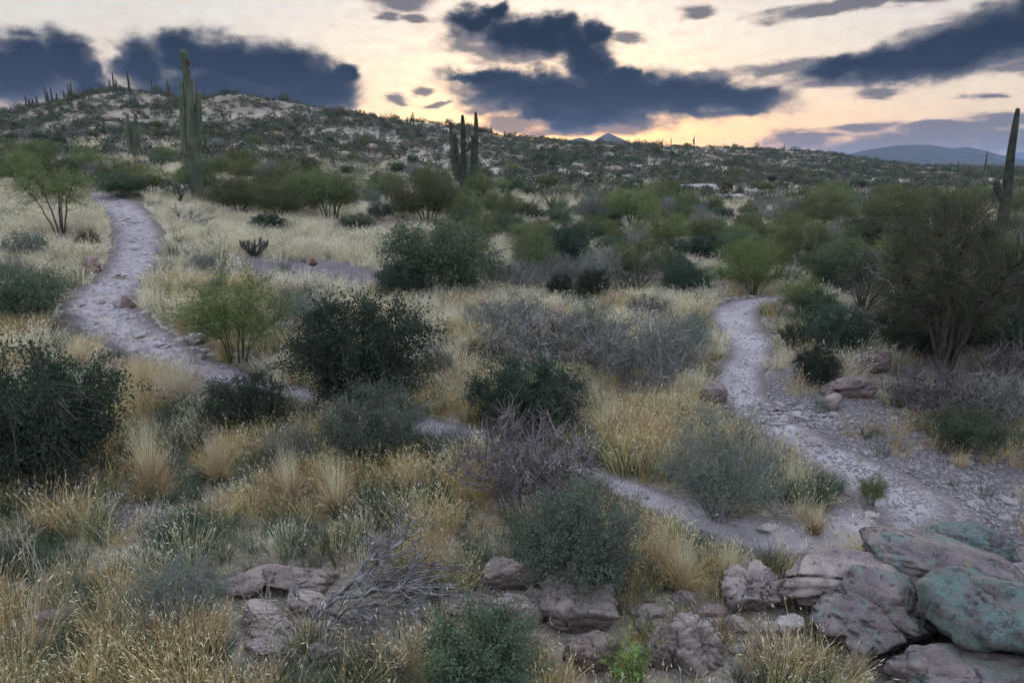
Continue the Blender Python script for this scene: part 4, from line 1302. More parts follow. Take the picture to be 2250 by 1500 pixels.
for i in range(70):   # slabs of bedrock breaking through the left trail
    k = srs.randint(60, 330)
    u = srs.uniform(-.8, .8)
    tx, ty = TA[k, 0], TA[k, 1]
    dx, dy = TA[k + 1, 0] - TA[k, 0], TA[k + 1, 1] - TA[k, 1]
    q = math.hypot(dx, dy)
    stone_at(tx + dy / q * u * TA[k, 2] * .5, ty - dx / q * u * TA[k, 2] * .5, float(np.clip(srs.lognormal(-1.5, .4), .12, .45)), trail_a, 'slab', dz=-.03)
BORDER = [(6.54, 23.88), (6.73, 23.68), (6.96, 23.55), (7.21, 23.44), (7.46, 23.30), (7.75, 23.34), (8.04, 23.35), (8.31, 23.33), (7.20, 23.83), (7.71, 23.66)]
for (x, y) in BORDER:
    stone_at(x, y, srs.uniform(.25, .42), label='border stone in the row closing the top of the winding trail', group='border stones of the winding trail')
for (x, y, w) in [(-8.54, 17.53, .28), (-8.03, 16.71, .25), (-7.79, 16.71, .3), (-7.69, 16.26, .26), (-7.55, 16.50, .22)]:
    stone_at(x, y, w, label='edge stone beside the lower bend of the rocky trail', group='edge stones of the rocky trail')
for (x, y, w) in [(-12.52, 21.47, .3), (-12.14, 20.67, .25), (-11.40, 19.60, .25), (-10.85, 19.08, .3), (-10.71, 19.61, .35), (-15.84, 25.72, .3), (-15.22, 24.34, .25), (-13.99, 28.06, .3), (-13.50, 26.69, .25)]:
    stone_at(x, y, w, label='rough stone along the upper rocky trail', group='stones along the upper rocky trail')

# ---- bushes placed one by one: kind, (x, y, width, height), label
B = [
    ('dark', -3.22, 14.02, 3.39, 2.54, 'big dense dark green bush beside the mound with brown top'),
    ('dark', 0.25, 12.84, 2.55, 1.53, 'dense dark bush with a brownish top in front of grey twigs'),
    ('jojoba', -2.38, 11.08, 1.91, 1.48, 'grey-green rounded bush in front of the big dark one'),
    ('dark', -5.13, 12.49, 1.82, 1.19, 'dark bush beside the dusty trail and the pale golden grass'),
    ('dark', -7.57, 10.35, 2.92, 2.41, 'very large dark leafy bush above the weedy grassy slope'),
    ('green', -12.89, 17.80, 2.30, 1.66, 'green bush beside the bend of the rocky trail'),
    ('jojoba', 0.82, 7.42, 1.82, 1.45, 'large grey-green leafy bush standing behind the pink boulders'),
    ('green', -0.28, 5.72, 1.40, 1.11, 'dark fine-leaved bush in front of the long slab'),
    ('feather', 3.09, 9.33, 1.95, 1.65, 'feathery grey-green bush by the bend of the lower trail'),
    ('bare', 0.18, 9.71, 2.34, 1.51, 'mauve leafless bush with a haze of upright twigs'),
    ('lime', -6.82, 16.33, 3.05, 2.23, 'bright green open bush beside the rocky trail'),
    ('sage', -11.19, 24.76, 1.19, 0.67, 'little blue-green bush on the bare slope'),
    ('green', -2.67, 24.04, 4.54, 2.92, 'wide dark green mesquite bush with bare limbs on one side'),
    ('dark', -3.79, 22.88, 2.01, 1.38, 'low blue-green bush at the foot of the wide mesquite bush'),
    ('olive', 0.84, 26.46, 1.96, 2.12, 'yellow-olive upright bush next to the dark one'),
    ('dark', 2.35, 28.13, 2.17, 2.26, 'tall dark bush beside the yellow-olive one'),
    ('dark', 1.70, 23.96, 1.10, 0.98, 'small dark bush beside the rounder twin'),
    ('dark', 2.79, 23.32, 1.34, 1.31, 'rounder small dark bush beside its lower twin'),
    ('spread', 4.62, 24.47, 2.48, 1.68, 'spreading bush with dark bare limbs low to the pale grass'),
    ('green', 11.65, 32.01, 1.58, 0.97, 'small rounded bright green bush alone in pale grass'),
    ('dark', 8.71, 31.14, 2.07, 1.08, 'broad dark bush beside the small rounded green one'),
    ('withered', 8.80, 28.15, 1.21, 0.83, 'purple-grey withered bush near the top of the winding trail'),
    ('lime', 8.48, 23.70, 2.08, 1.52, 'yellow-green open bush above the stone row of the winding trail'),
    ('withered', 4.34, 21.27, 1.74, 0.81, 'purple-brown withered low bush'),
    ('grey', 2.95, 15.12, 2.85, 1.88, 'large grey-green twiggy bush near the grassy side of the winding trail'),
    ('grey', 0.75, 16.78, 3.48, 1.50, 'wide grey leafless bush behind the brown topped one'),
    ('rust', -0.73, 16.72, 1.33, 0.85, 'low rust-brown bush in front of the grey twigs'),
    ('feather', 2.12, 18.14, 1.62, 1.32, 'upright grey-green bush in the middle of the grey twigs'),
    ('feather', 4.94, 18.17, 1.13, 1.06, 'soft green bush at the grassy edge of the winding trail'),
    ('dark', 8.34, 16.93, 2.10, 1.42, 'dark green thicket bush behind the upright boulder'),
    ('dark', 10.02, 16.52, 2.16, 1.50, 'dark green thicket bush under the big palo verde'),
    ('dark', 7.39, 17.39, 0.91, 0.85, 'small dark bush at the thicket edge of the winding trail'),
    ('dark', 7.04, 15.16, 1.14, 0.97, 'dark round bush beside the upright boulder'),
    ('green', 8.27, 11.58, 1.32, 0.94, 'dark green bush on the stony slope'),
    ('bare', 8.57, 13.16, 2.23, 1.07, 'grey tangle of dead brush beside the upright boulder'),
    ('grey', 9.46, 12.55, 1.69, 1.21, 'grey-blue brushy bush behind the green one on the slope'),
    ('bare', 10.57, 13.93, 1.85, 1.20, 'dark dead brush at the foot of the big palo verde'),
    ('spread', 10.54, 20.13, 2.19, 1.97, 'bush of bare dark branches in the thicket'),
    ('green', 11.15, 23.45, 2.37, 1.96, 'mid green bush at the back of the thicket'),
    ('lime', 9.03, 20.91, 1.56, 1.26, 'thin yellowish bush at the trail side of the thicket'),
    ('green', 9.15, 20.20, 1.51, 1.02, 'small green bush low in the thicket'),
    ('limetree', -17.96, 27.42, 3.18, 2.91, 'slender bright green palo verde tree beside the trail'),
    ('lime', -25.89, 37.00, 3.13, 2.15, 'green palo verde on the rise beside the trail'),
    ('dark', -11.24, 31.82, 1.81, 0.95, 'low dark bush in the straw grass'),
    ('green', -7.50, 33.41, 1.99, 1.00, 'low bright bush at the edge of the straw grass'),
    ('olive', -14.09, 35.78, 3.76, 1.97, 'olive palo verde beside the tall saguaro'),
    ('olive', -11.79, 35.17, 3.24, 2.06, 'olive palo verde with grey shade between its neighbours'),
    ('olive', -9.51, 36.19, 4.76, 2.89, 'wide domed olive palo verde in the row'),
    ('sage', -7.12, 37.74, 1.74, 1.17, 'blue-grey bush between palo verdes'),
    ('spread', -6.94, 41.52, 2.18, 2.14, 'dark bare-branched bush behind the blue-grey one'),
    ('olive', -4.57, 37.53, 3.95, 2.95, 'yellow-olive palo verde at the foot of the candelabra saguaro'),
    ('olive', -0.60, 39.64, 2.51, 2.08, 'olive palo verde beside the candelabra saguaro'),
    ('lime', 7.03, 40.24, 3.72, 2.45, 'domed green palo verde in the valley'),
    ('grey', 4.93, 41.58, 3.01, 1.93, 'pale grey twiggy bush hugging the domed green palo verde'),
    ('spread', 2.55, 43.14, 2.55, 2.25, 'gnarled bare bush in pale grass'),
    ('lime', 7.17, 33.21, 3.09, 1.79, 'green palo verde in front of the domed one'),
    ('green', 6.42, 27.76, 1.49, 1.16, 'dark green bush beside the spreading one'),
    ('green', 4.58, 31.26, 1.87, 1.08, 'green bush behind the spreading one'),
    ('grey', 5.77, 31.50, 1.89, 1.28, 'grey twiggy bush behind the spreading limbs'),
    ('lime', -19.13, 36.91, 2.89, 1.45, 'green palo verde at the top of the rocky trail'),
    ('green', -19.83, 35.56, 3.02, 1.43, 'dark green bush hiding the top of the rocky trail'),
    ('spread', -17.23, 36.13, 2.12, 1.40, 'dark brushy bush beside the tall saguaro'),
    ('grey', -15.49, 21.05, 1.27, 0.90, 'grey brush behind the green bush at the trail bend'),
    ('sage', -17.16, 24.20, 1.77, 0.94, 'blue-grey low bush on the slope beside the trail'),
    ('rust', -16.33, 26.43, 1.05, 0.91, 'brown bush on the cut bank beside the trail'),
    ('green', -3.32, 68.20, 3.54, 1.72, 'green bush behind the candelabra saguaro'),
    ('green', 15.43, 28.78, 3.26, 1.77, 'mid green bush in front of the big palo verde'),
    ('olive', 17.84, 40.08, 3.97, 2.23, 'olive palo verde on the flat beyond the thicket'),
    ('lime', 26.92, 58.35, 3.44, 1.88, 'pale green palo verde on the far valley floor'),
    ('grey', 15.97, 40.70, 3.49, 1.78, 'grey-brown bush on the flat beyond the thicket'),
    ('green', 12.09, 22.83, 1.54, 1.58, 'green bush behind the bare branches'),
    ('dark', 13.26, 22.22, 1.80, 1.24, 'dark bush in the shade of the big palo verde'),
    ('jojoba', -6.53, 7.89, 0.65, 0.44, 'grey-green low bush in the weedy corner'),
    ('feather', -3.89, 6.96, 1.27, 0.78, 'fine green bush in the foreground grass beside the boulders'),
    ('feather', -3.86, 11.09, 1.19, 0.71, 'soft grey-green bush in the seed heads beside the dark one'),
    ('feather', 0.70, 9.12, 0.74, 0.56, 'soft green sprouts under the mauve bush'),
    ('feather', -6.65, 20.15, 1.51, 0.91, 'grey-green grassy bush above the bright green one'),
]
for kind, x, y, w, h, label in B:
    shrub(kind, x, y, w, h, label)
for kind, x, y, w, h, label in [
    ('olive', 11.49, 19.07, 2.60, 2.03, 'olive palo verde filling the thicket behind the dark bushes'),
    ('green', 10.99, 16.53, 2.05, 1.59, 'green bush low under the big palo verde'),
    ('dark', 11.78, 15.39, 1.60, 1.59, 'dark bush under the second palo verde'),
    ('green', 15.27, 21.03, 1.99, 1.82, 'green bush at the foot of the leaning saguaro'),
    ('dark', 12.92, 18.20, 2.11, 1.52, 'dark green bush filling the shade behind the dead brush'),
    ('lime', 17.56, 24.76, 1.82, 1.36, 'light green palo verde close to the leaning saguaro'),
    ('olive', 18.80, 34.03, 3.60, 2.48, 'tall yellow-olive palo verde beside the mesquite tree'),
    ('lime', 10.47, 27.17, 1.64, 1.31, 'thin green palo verde beside the yellow-green bush'),
    ('olive', 12.13, 28.59, 2.87, 1.97, 'olive palo verde behind the top of the winding trail'),
    ('dark', 13.31, 27.06, 1.99, 1.31, 'dark bush among the olive palo verdes'),
    ('feather', 4.10, 16.68, 1.85, 1.38, 'soft grey-green bush beside the big twiggy one'),
    ('grey', -0.20, 19.85, 2.71, 1.06, 'low grey twigs in front of the wide mesquite bush'),
    ('bare', 2.28, 16.01, 1.89, 1.11, 'mauve twigs between the dark bush and the big twiggy one'),
    ('feather', -1.80, 15.66, 0.98, 0.94, 'green sprouts at the edge of the big dense dark bush'),
    ('sage', -1.90, 24.52, 1.82, 0.88, 'grey-green low bush beside the wide mesquite bush'),
    ('feather', -5.66, 19.03, 1.56, 1.11, 'pale grey-green bush behind the bright green one'),
    ('grey', -1.02, 11.45, 0.74, 0.65, 'grey twigs beside the gap of the lower trail')]:
    shrub(kind, x, y, w, h, label)
t = shrub('verde', 9.90, 15.01, 3.65, 4.14, 'large olive palo verde tree with dark crooked limbs by the stony slope', 'tree', None, 'palo_verde_tree', 0, parts=('trunk', 'crown'))
t = shrub('verde', 13.15, 16.63, 1.49, 2.68, 'second palo verde tree behind the leaning saguaro', 'tree', None, 'palo_verde_tree', 1, parts=('trunk', 'crown'))
t = shrub('mesquite', 13.64, 21.86, 3.54, 3.33, 'full olive-green mesquite tree beside the leaning saguaro', 'tree', None, 'mesquite_tree', 0, parts=('trunk', 'crown'))
shrub('lime', 5.58, 9.70, 0.51, 0.58, 'small fresh green bush by the trail fork', rz=0.0)

# ---- bushes of the middle distance, each its own object
def free(x, y, r, f=0.7):
    return all((x - a) ** 2 + (y - b) ** 2 > ((r + c) * f) ** 2 for a, b, c in TAKEN)


prs = np.random.RandomState(21)
GROUPS = {'olive': 'olive palo verde', 'green': 'green mesquite bush', 'dark': 'dark creosote bush', 'grey': 'grey leafless bush', 'sage': 'blue-grey brittlebush', 'lime': 'yellow-green palo verde'}
MARKS = [  # things of the middle distance that a bush can be found by
    (-16.93, 37.60, 'the tall saguaro'), (-3.75, 53.81, 'the candelabra saguaro'), (20.51, 28.76, 'the leaning saguaro'), (-29.32, 54.89, 'the parallel-armed small saguaro'),
    (16.40, 65.34, 'the long rock ledge'), (18.61, 59.98, 'the short rock ledge'), (12.54, 85.28, 'the tan outcrop boulder'), (-27.85, 82.26, 'the rusty hillside rock'),
    (7.11, 40.69, 'the domed green palo verde'), (2.57, 43.44, 'the gnarled bare bush'), (11.72, 32.20, 'the small rounded green bush'), (14.14, 22.18, 'the full mesquite tree'),
    (27.11, 58.76, 'the pale green palo verde'), (-1.04, 39.60, 'the palo verde beside the candelabra'), (-9.66, 36.76, 'the wide domed palo verde'), (-26.15, 37.38, 'the palo verde on the rise'),
    (-19.31, 37.26, 'the top of the rocky trail'), (19.04, 34.46, 'the tall yellow-olive palo verde'), (7.56, 23.53, 'the stone row of the trail'), (2.38, 28.39, 'the tall dark bush')]


def where(x, y):
    mx, my, nm = min(MARKS, key=lambda m: (m[0] - x) ** 2 + (m[1] - y) ** 2)
    d = math.hypot(mx - x, my - y)
    far = 'far ' if d > 14 else 'close ' if d < 5 else ''
    rel = 'behind' if y - my > abs(x - mx) else 'in front of' if my - y > abs(x - mx) else 'beside'
    return ('well ' if far == 'far ' and rel != 'beside' else far if rel != 'in front of' else '') + rel + ' ' + nm if not (far == 'far ' and rel == 'beside') else 'some way off from ' + nm


PER = {k: 0 for k in GROUPS}
tries = 0
while sum(PER.values()) < 470 and tries < 16000:
    tries += 1
    y = float(np.exp(prs.uniform(math.log(24), math.log(92))))
    s = prs.uniform(-0.86, 0.86)
    x = s * y
    # thick on the valley floor to the right, thinner on the left slopes
    dens = 0.85 if s > 0.0 else 0.55
    if y < 36 and s < -0.02:
        dens = 0.0
    if y > 52:
        dens *= 0.42
    if 28 < y < 50 and s > -0.1:
        dens = 1.0
    if prs.rand() > dens or trail_d([x], [y])[0] < 1.6:
        continue
    if fbm(x / 6.0, y / 9.0, 2.0, 2) < (-0.15 if y > 50 else -0.35):
        continue
    kinds = ('olive', 'green', 'dark', 'grey', 'sage', 'lime')
    wt = (.24, .24, .16, .14, .10, .12) if y < 60 else (.12, .3, .3, .08, .18, .02)
    kind = kinds[prs.choice(6, p=wt)]
    w = {'olive': 2.6, 'green': 1.9, 'dark': 1.6, 'grey': 1.8, 'sage': 1.1, 'lime': 2.2}[kind] * prs.uniform(.65, 1.3)
    if y > 60:
        w *= .8
    elif s > -0.1 and y > 32:
        w *= .82
    if not free(x, y, w * .5, .62 if y < 62 else .8):
        continue
    PER[kind] += 1
    wh = where(x, y)
    h = w * prs.uniform(.55, .8)
    size = 'broad ' if w > 2.5 else 'small ' if w < 1.4 else 'upright ' if h / w > .72 else 'low ' if h / w < .6 else ''
    shrub(kind, x, y, w, h, size + GROUPS[kind] + ' ' + wh, 'bush', GROUPS[kind] + ' of the middle distance')

# ---- far scrub on the hills: too many to tell apart
M['fdark'] = leaf_mat('far_dark_scrub', (0.042, 0.058, 0.044), (0.110, 0.126, 0.090), 0.1, 0.3, gloss=0)
M['folive'] = leaf_mat('far_olive_scrub', (0.070, 0.076, 0.045), (0.14, 0.14, 0.085), 0.1, 0.3, gloss=0)
M['fgrey'] = leaf_mat('far_grey_scrub', (0.11, 0.105, 0.10), (0.20, 0.19, 0.178), 0.1, 0.3, gloss=0)
fp = [scrub_lp(40 + k, 110, 1.0, .72, .15, (0, 0, 0, 1, 1, 2)[k]) for k in range(6)]
frs = np.random.RandomState(9)
n = 66000
y = np.exp(frs.uniform(math.log(55), math.log(420), n))
s = frs.uniform(-0.95, 0.95, n)
x = s * y
kp = (frs.rand(n) < np.clip(0.16 + 0.78 * sstep(fbm(x / 8, y / 22, 4.4, 3), -.38, .38), 0.05, 0.97)) & ((y > 90) | (frs.rand(n) < 0.75))
x, y = x[kp], y[kp]
tk = np.array([(a, b, c) for a, b, c in TAKEN if b > 50])
near = np.ones(len(x), bool)
for a, b, c in tk:
    near &= (x - a) ** 2 + (y - b) ** 2 > (c * 0.9) ** 2
x, y = x[near], y[near]
n = len(x)
sz = frs.lognormal(-0.3, .42, n).clip(.3, 2.0) * np.interp(y, [55, 120, 300], [.85, 1.1, 1.5])
gn_scatter('hillside_scrub', fp, [M['fdark'], M['folive'], M['fgrey']], np.stack([x, y, HT(x, y) - .05], 1),
           np.stack([np.zeros(n), np.zeros(n), frs.uniform(0, 6.28, n)], 1), np.stack([sz, sz, sz * frs.uniform(.7, 1.1, n)], 1),
           frs.randint(0, 6, n).astype(float), 'countless small dark bushes dotting the far hills', 'scrub')

# ---- grasses
M['gold'] = leaf_mat('golden_grass', (0.47, 0.315, 0.115), (0.72, 0.62, 0.45), 0.3, 0.38, gloss=0)
M['straw'] = leaf_mat('straw_grass', (0.60, 0.50, 0.345), (0.84, 0.77, 0.63), 0.3, 0.22, gloss=0)
M['greeng'] = leaf_mat('green_grass', (0.060, 0.092, 0.052), (0.22, 0.25, 0.165), 0.3, 0.4, gloss=0)
grs = np.random.RandomState(33)


def grass_pts(n, y0, y1, dens):
    y = np.sqrt(grs.uniform(y0 ** 2, y1 ** 2, n))
    x = grs.uniform(-0.95, 0.95, n) * (y + 1.0)
    d = dens(x, y)
    pale, grav, dry = zone(x, y)
    d = d * (1 - 0.93 * grav)
    td = trail_d(x, y)
    d = d * sstep(td, 1.0, 1.4)
    k = grs.rand(n) < d
    x, y = x[k], y[k]
    ok = np.ones(len(x), bool)
    for a, b, c in TAKEN:
        if b < 60:
            ok &= (x - a) ** 2 + (y - b) ** 2 > (c * 0.5) ** 2
    for a, b, c, d in ROCKS:
        fr = .2 if c > .25 and b < 9 else .12
        ok &= ((x - a) / (c + .05)) ** 2 + ((y - b + fr) / (d + fr + .1)) ** 2 > 1.0
    return x[ok], y[ok]


_bx = (-1.48, 7.08)
ROCKS.append((_bx[0], _bx[1], .75, .35))


def grass(name, protos, mat, parts, label):
    X, Y, S = [], [], []
    for (n, y0, y1, dens, sc) in parts:
        x, y = grass_pts(n, y0, y1, dens)
        X.append(x)
        Y.append(y)
        S.append(sc * grs.uniform(.55, 1.25, len(x)) * (1 + .45 * fbm(x * .55, y * .55, 6.0, 2)).clip(.45, 1.4))
    x, y, s_ = map(np.concatenate, (X, Y, S))
    n = len(x)
    print(name, n)
    gn_scatter(name, protos, mat, np.stack([x, y, HT(x, y)], 1), np.stack([grs.normal(size=n) * .12, grs.normal(size=n) * .12, grs.uniform(0, 6.28, n)], 1),
               np.stack([s_, s_, s_ * grs.uniform(.75, 1.2, n)], 1), grs.randint(0, len(protos), n).astype(float), label, 'grass')


def nz(sc, off, lo, hi):
    return lambda x, y: sstep(fbm(x * sc + off, y * sc, off, 3), lo, hi)


gA, gB, gC = nz(.55, 11.0, -.05, .3), nz(.22, 23.0, -.3, .25), nz(.7, 37.0, -.25, .3)
tg = [tuft(60 + k, 46, .46, .13, .55, .0055, .6, .042, .008) for k in range(6)]
ts = [tuft(70 + k, 60, .40, .22, .55, .008, .5, .06, .011, k=3) for k in range(6)]
tv = [tuft(80 + k, 44, .40, .12, .6, .0075, .25, .05, .010) for k in range(5)]
grass('golden_grass', tg, M['gold'], [(9500, 4.0, 13.5, lambda x, y: .04 + .96 * gA(x, y), 1.1), (1800, 4.0, 8.0, lambda x, y: .4 + 0 * x, .65), (9000, 13.5, 24, lambda x, y: gA(x, y) * .85, 1.05)],
      'golden dry grass with nodding seed heads across the foreground')
grass('straw_grass', ts, M['straw'], [(17000, 15, 40, lambda x, y: np.maximum(gB(x, y) * .85, straw_patch(x, y)) + .04, 1.15), (9000, 16, 40, lambda x, y: straw_patch(x, y), 1.1), (15000, 38, 75, lambda x, y: gB(x, y) * .8, 1.25), (1500, 6, 15, lambda x, y: gC(x, y), .9), (3200, 4.6, 9.5, lambda x, y: .75 + 0 * x, .33)],
      'pale straw grass covering the slopes between the bushes')
grass('green_grass', tv, M['greeng'], [(11000, 4.0, 14, lambda x, y: .15 + .85 * gC(x, y), .9), (10000, 14, 34, lambda x, y: gC(x, y), 1.1)],
      'thin grey-green grass and weeds mixed into the dry grass')

# ---- gravel
def pebble(seed):
    V, F = boulder_mesh(1, seed, .5, 7)
    V = V * np.array([.5, .42, .3])
    return V, F, 0, np.zeros(len(V))


pp = [pebble(500 + k) for k in range(5)]
X, Y = [], []
for (cx, cy, rx, ry), m_ in zip(BARE, (2600, 1500, 1200, 800, 900, 500, 200, 200)):
    X.append(cx + grs.normal(size=m_) * rx * .6)
    Y.append(cy + grs.normal(size=m_) * ry * .6)
k = grs.randint(0, len(TB), 900)
X.append(TB[k, 0] + grs.normal(size=900) * .55)
Y.append(TB[k, 1] + grs.normal(size=900) * .35)
k = grs.randint(0, len(TA), 900)
X.append(TA[k, 0] + grs.normal(size=900) * .6)
Y.append(TA[k, 1] + grs.normal(size=900) * .4)
X.append(grs.uniform(-4.5, 5.5, 4200))
Y.append(grs.uniform(5.4, 8.2, 4200))
x, y = np.concatenate(X), np.concatenate(Y)
n = len(x)
sz = grs.lognormal(-3.1, .4, n).clip(.02, .1)
gn_scatter('gravel', pp, M['stone'], np.stack([x, y, HT(x, y) + .005], 1), grs.normal(size=(n, 3)) * np.array([.2, .2, 3]), np.stack([sz, sz, sz], 1),
           grs.randint(0, 5, n).astype(float), 'loose gravel on the bare soil and the trails', 'gravel')

# ---- dead wood
def dead_limb(seed, start, end, r, wig, twigs, tl):
    """a crooked bleached limb with side twigs, as one mesh; start and end relative to the thing's base"""
    rs = np.random.RandomState(seed)
    a, b = np.array(start, float), np.array(end, float)
    K = 12
    t = np.linspace(0, 1, K)[:, None]
    L = np.linalg.norm(b - a)
    P = a + (b - a) * t + rs.normal(size=(K, 3)) * wig * L * 0.1 * np.sin(t * math.pi) + np.array([0, 0, 1]) * 0.10 * L * np.sin(t * math.pi)
    V, Q = tubes(P[None], (r * np.linspace(1, .3, K))[None], 6)
    if twigs:
        i = rs.randint(3, K - 1, twigs)
        st = P[i]
        d = unit((b - a)[None] * 0.9 / L + rs.normal(size=(twigs, 3)) * np.array([.5, .5, .35]))
        ln = tl * rs.uniform(.4, 1.2, twigs)
        e = st + d * ln[:, None]
        m = (st + e) / 2 + rs.normal(size=(twigs, 3)) * .12 * ln[:, None]
        TW = bez(st, m, e, 5)
        v2, q2 = tubes(TW, r * .38 * np.linspace(1, .25, 5)[None] * np.ones((twigs, 1)), 4)
        Q = np.vstack([Q, q2 + len(V)])
        V = np.vstack([V, v2])
        st2 = TW[np.repeat(np.arange(twigs), 3), rs.randint(1, 4, twigs * 3)]
        d2 = unit(np.repeat(d, 3, 0) + rs.normal(size=(twigs * 3, 3)) * .55)
        e2 = st2 + d2 * (np.repeat(ln, 3) * rs.uniform(.25, .6, twigs * 3))[:, None]
        v3, q3 = tubes(bez(st2, (st2 + e2) / 2, e2, 3), r * .16 * np.array([[1, .8, .4]]) * np.ones((twigs * 3, 1)), 3)
        Q = np.vstack([Q, q3 + len(V)])
        V = np.vstack([V, v3])
    return mk_mesh('limb', V, Q, M['deadw'], smooth=True)


def dead_branch(x, y, limbs, label, seed, name='dead_branch', cat='branch', group=None):
    e = obj(name, None, None, (x, y, float(HT(x, y)) + .03))
    tag(e, label, cat, group)
    for i, (a, b, r, wig, tw, tl) in enumerate(limbs):
        obj('limb', dead_limb(seed + i, a, b, r, wig, tw, tl), e)
    return e


dead_branch(-2.27, 6.80, [((0, 0, .16), (1.15, .95, .62), .032, .5, 26, .55), ((.02, .05, .18), (1.45, .55, .45), .028, .6, 28, .6), ((.05, -.05, .15), (1.45, .15, .32), .028, .6, 30, .6),
            ((.1, .0, .13), (1.35, -.1, .18), .024, .6, 26, .55), ((.05, 0, .15), (.8, -.32, .10), .020, .5, 16, .45), ((.3, .15, .25), (1.05, 1.1, .75), .020, .5, 20, .45),
            ((0, 0, .12), (-.35, .35, .38), .018, .5, 8, .3), ((.2, -.1, .08), (.9, -.5, .06), .018, .5, 12, .4), ((.1, .1, .2), (1.2, .35, .5), .02, .7, 24, .55), ((.2, 0, .1), (1.5, .3, .15), .02, .7, 24, .5)],
            'heap of bleached dead branches fanned out over the foreground rocks', 600)
dead_branch(-14.74, 30.62, [((0, 0, .1), (.5, .3, .6), .05, .9, 8, .5), ((.1, 0, .1), (1.6, .2, .35), .04, .9, 8, .6), ((0, 0, .1), (-.3, .5, .7), .04, .9, 7, .5), ((0, .2, .1), (1.2, -.5, .2), .035, .9, 6, .6)],
            'dark dead branch pile on the bank of the rocky trail', 620)
dead_branch(6.73, 24.00, [((-.4, 0, .1), (1.3, .1, .12), .06, .5, 5, .4), ((0, .3, .1), (2.0, .2, .2), .05, .6, 5, .4)], 'old logs lying behind the stone row at the top of the winding trail', 640)
dead_branch(1.99, 11.20, [((0, 0, .02), (.42, .08, .3), .035, .3, 3, .15)], 'charred dead stick leaning in the grass', 650)
dead_branch(9.23, 13.89, [((0, 0, 0), (.03, 0, .32), .04, .2, 0, .1)], 'short charred stump on the stony slope', 655)
dead_branch(9.97, 14.50, [((0, 0, 0), (.25, .2, .75), .03, .6, 4, .3)], 'pale dead stem standing by the dead brush', 660)
dead_branch(-0.74, 27.72, [((-.6, .3, .5), (.5, 0, .9), .045, .9, 10, .6), ((-.6, .3, .3), (.45, -.2, .35), .04, .9, 10, .6)], 'bare limbs reaching out beside the wide mesquite bush', 670)
dead_branch(10.66, 17.76, [((0, 0, .2), (-1.2, -.2, 1.9), .05, 1.0, 9, .7), ((0, 0, .2), (1.3, .1, 1.6), .06, 1.0, 9, .7), ((.2, 0, .2), (.6, .1, 2.4), .05, 1.0, 9, .6)], 'crooked dead limbs standing in the dark thicket', 680)

# ---- dry weed stalks
M['stalk'] = solid_mat('dry_stalk', (0.33, 0.29, 0.21), (0.50, 0.45, 0.36))


def stalks(x, y, n, h, spread, label, seed, group=None):
    e = obj('dry_weed', None, None, (x, y, float(HT(x, y)) - .02))
    tag(e, label, 'weed', group)
    rs = np.random.RandomState(seed)
    for i in range(n):
        a = rs.normal(size=2) * spread * .15
        b = rs.normal(size=2) * spread
        hh = h * rs.uniform(.65, 1.1)
        P = bez(np.array([[a[0], a[1], 0]]), np.array([[a[0] + b[0] * .2, a[1] + b[1] * .2, hh * .55]]), np.array([[b[0], b[1], hh]]), 9)
        P += rs.normal(size=P.shape) * .008
        V, Q = tubes(P, .0048 * np.linspace(1.1, .45, 9)[None], 4)
        m = 7
        st = P[0, rs.randint(4, 9, m)]
        e2 = st + unit(rs.normal(size=(m, 3)) * .5 + np.array([0, 0, .8])) * (hh * .13)
        v2, q2 = tubes(bez(st, (st + e2) / 2, e2, 3), .0022 * np.ones((m, 3)), 3)
        obj('stalk', mk_mesh('stalk', np.vstack([V, v2]), np.vstack([Q, q2 + len(V)]), M['stalk'], smooth=True), e)


stalks(-6.04, 7.60, 6, 1.15, .25, 'tall dry weed stalks standing in the thick weedy grass', 1)
stalks(-5.46, 7.14, 4, 1.0, .3, 'dry weed with arching stalks beside the half-buried rock', 2)
stalks(-2.40, 6.03, 7, 1.1, .16, 'straight pale weed stalks in front of the jumbled slab', 3)
stalks(-1.34, 11.32, 5, .5, .2, 'thin grey stalks beside the dusty trail gap', 4)
stalks(-5.32, 8.16, 4, .7, .4, 'arching pale stalks over the trodden patch', 5)

# ---- cacti and seedlings
def stub_plant(x, y, segs, mat, label, name, part, cat):
    e = obj(name, None, None, (x, y, float(HT(x, y)) - .03))
    tag(e, label, cat)
    for pts in segs:
        V, F = rib_tube(pts, ribs=8, sides=16, depth=.12, rows=10)
        obj(part, mk_mesh(part, V, F, M[mat], smooth=True), e)
    TAKEN.append((x, y, .4))
    return e


M['cholla'] = solid_mat('cholla_skin', (0.055, 0.055, 0.05), (0.11, 0.105, 0.09), 12)
crs = np.random.RandomState(3)
segs = []
for i in range(16):
    a = i * 2.4
    l = crs.uniform(.25, .55)
    q0 = np.array([math.cos(a), math.sin(a), 0]) * crs.uniform(.02, .12)
    q1 = q0 + np.array([math.cos(a) * l * .7, math.sin(a) * l * .7, l * .75])
    q2 = q1 + np.array([math.cos(a) * .08, math.sin(a) * .08, l * .6])
    segs.append([(*q0, .045), (*q1, .04), (*q2, .03)])
    b = a + crs.uniform(.5, 1.2)
    segs.append([(*q1, .035), (*(q1 + np.array([math.cos(b) * .15, math.sin(b) * .15, .12])), .035), (*(q1 + np.array([math.cos(b) * .2, math.sin(b) * .2, .32])), .028)])
stub_plant(-10.32, 27.42, segs, 'cholla', 'dark branching cholla on the bare gravel', 'cholla', 'joint', 'cactus')

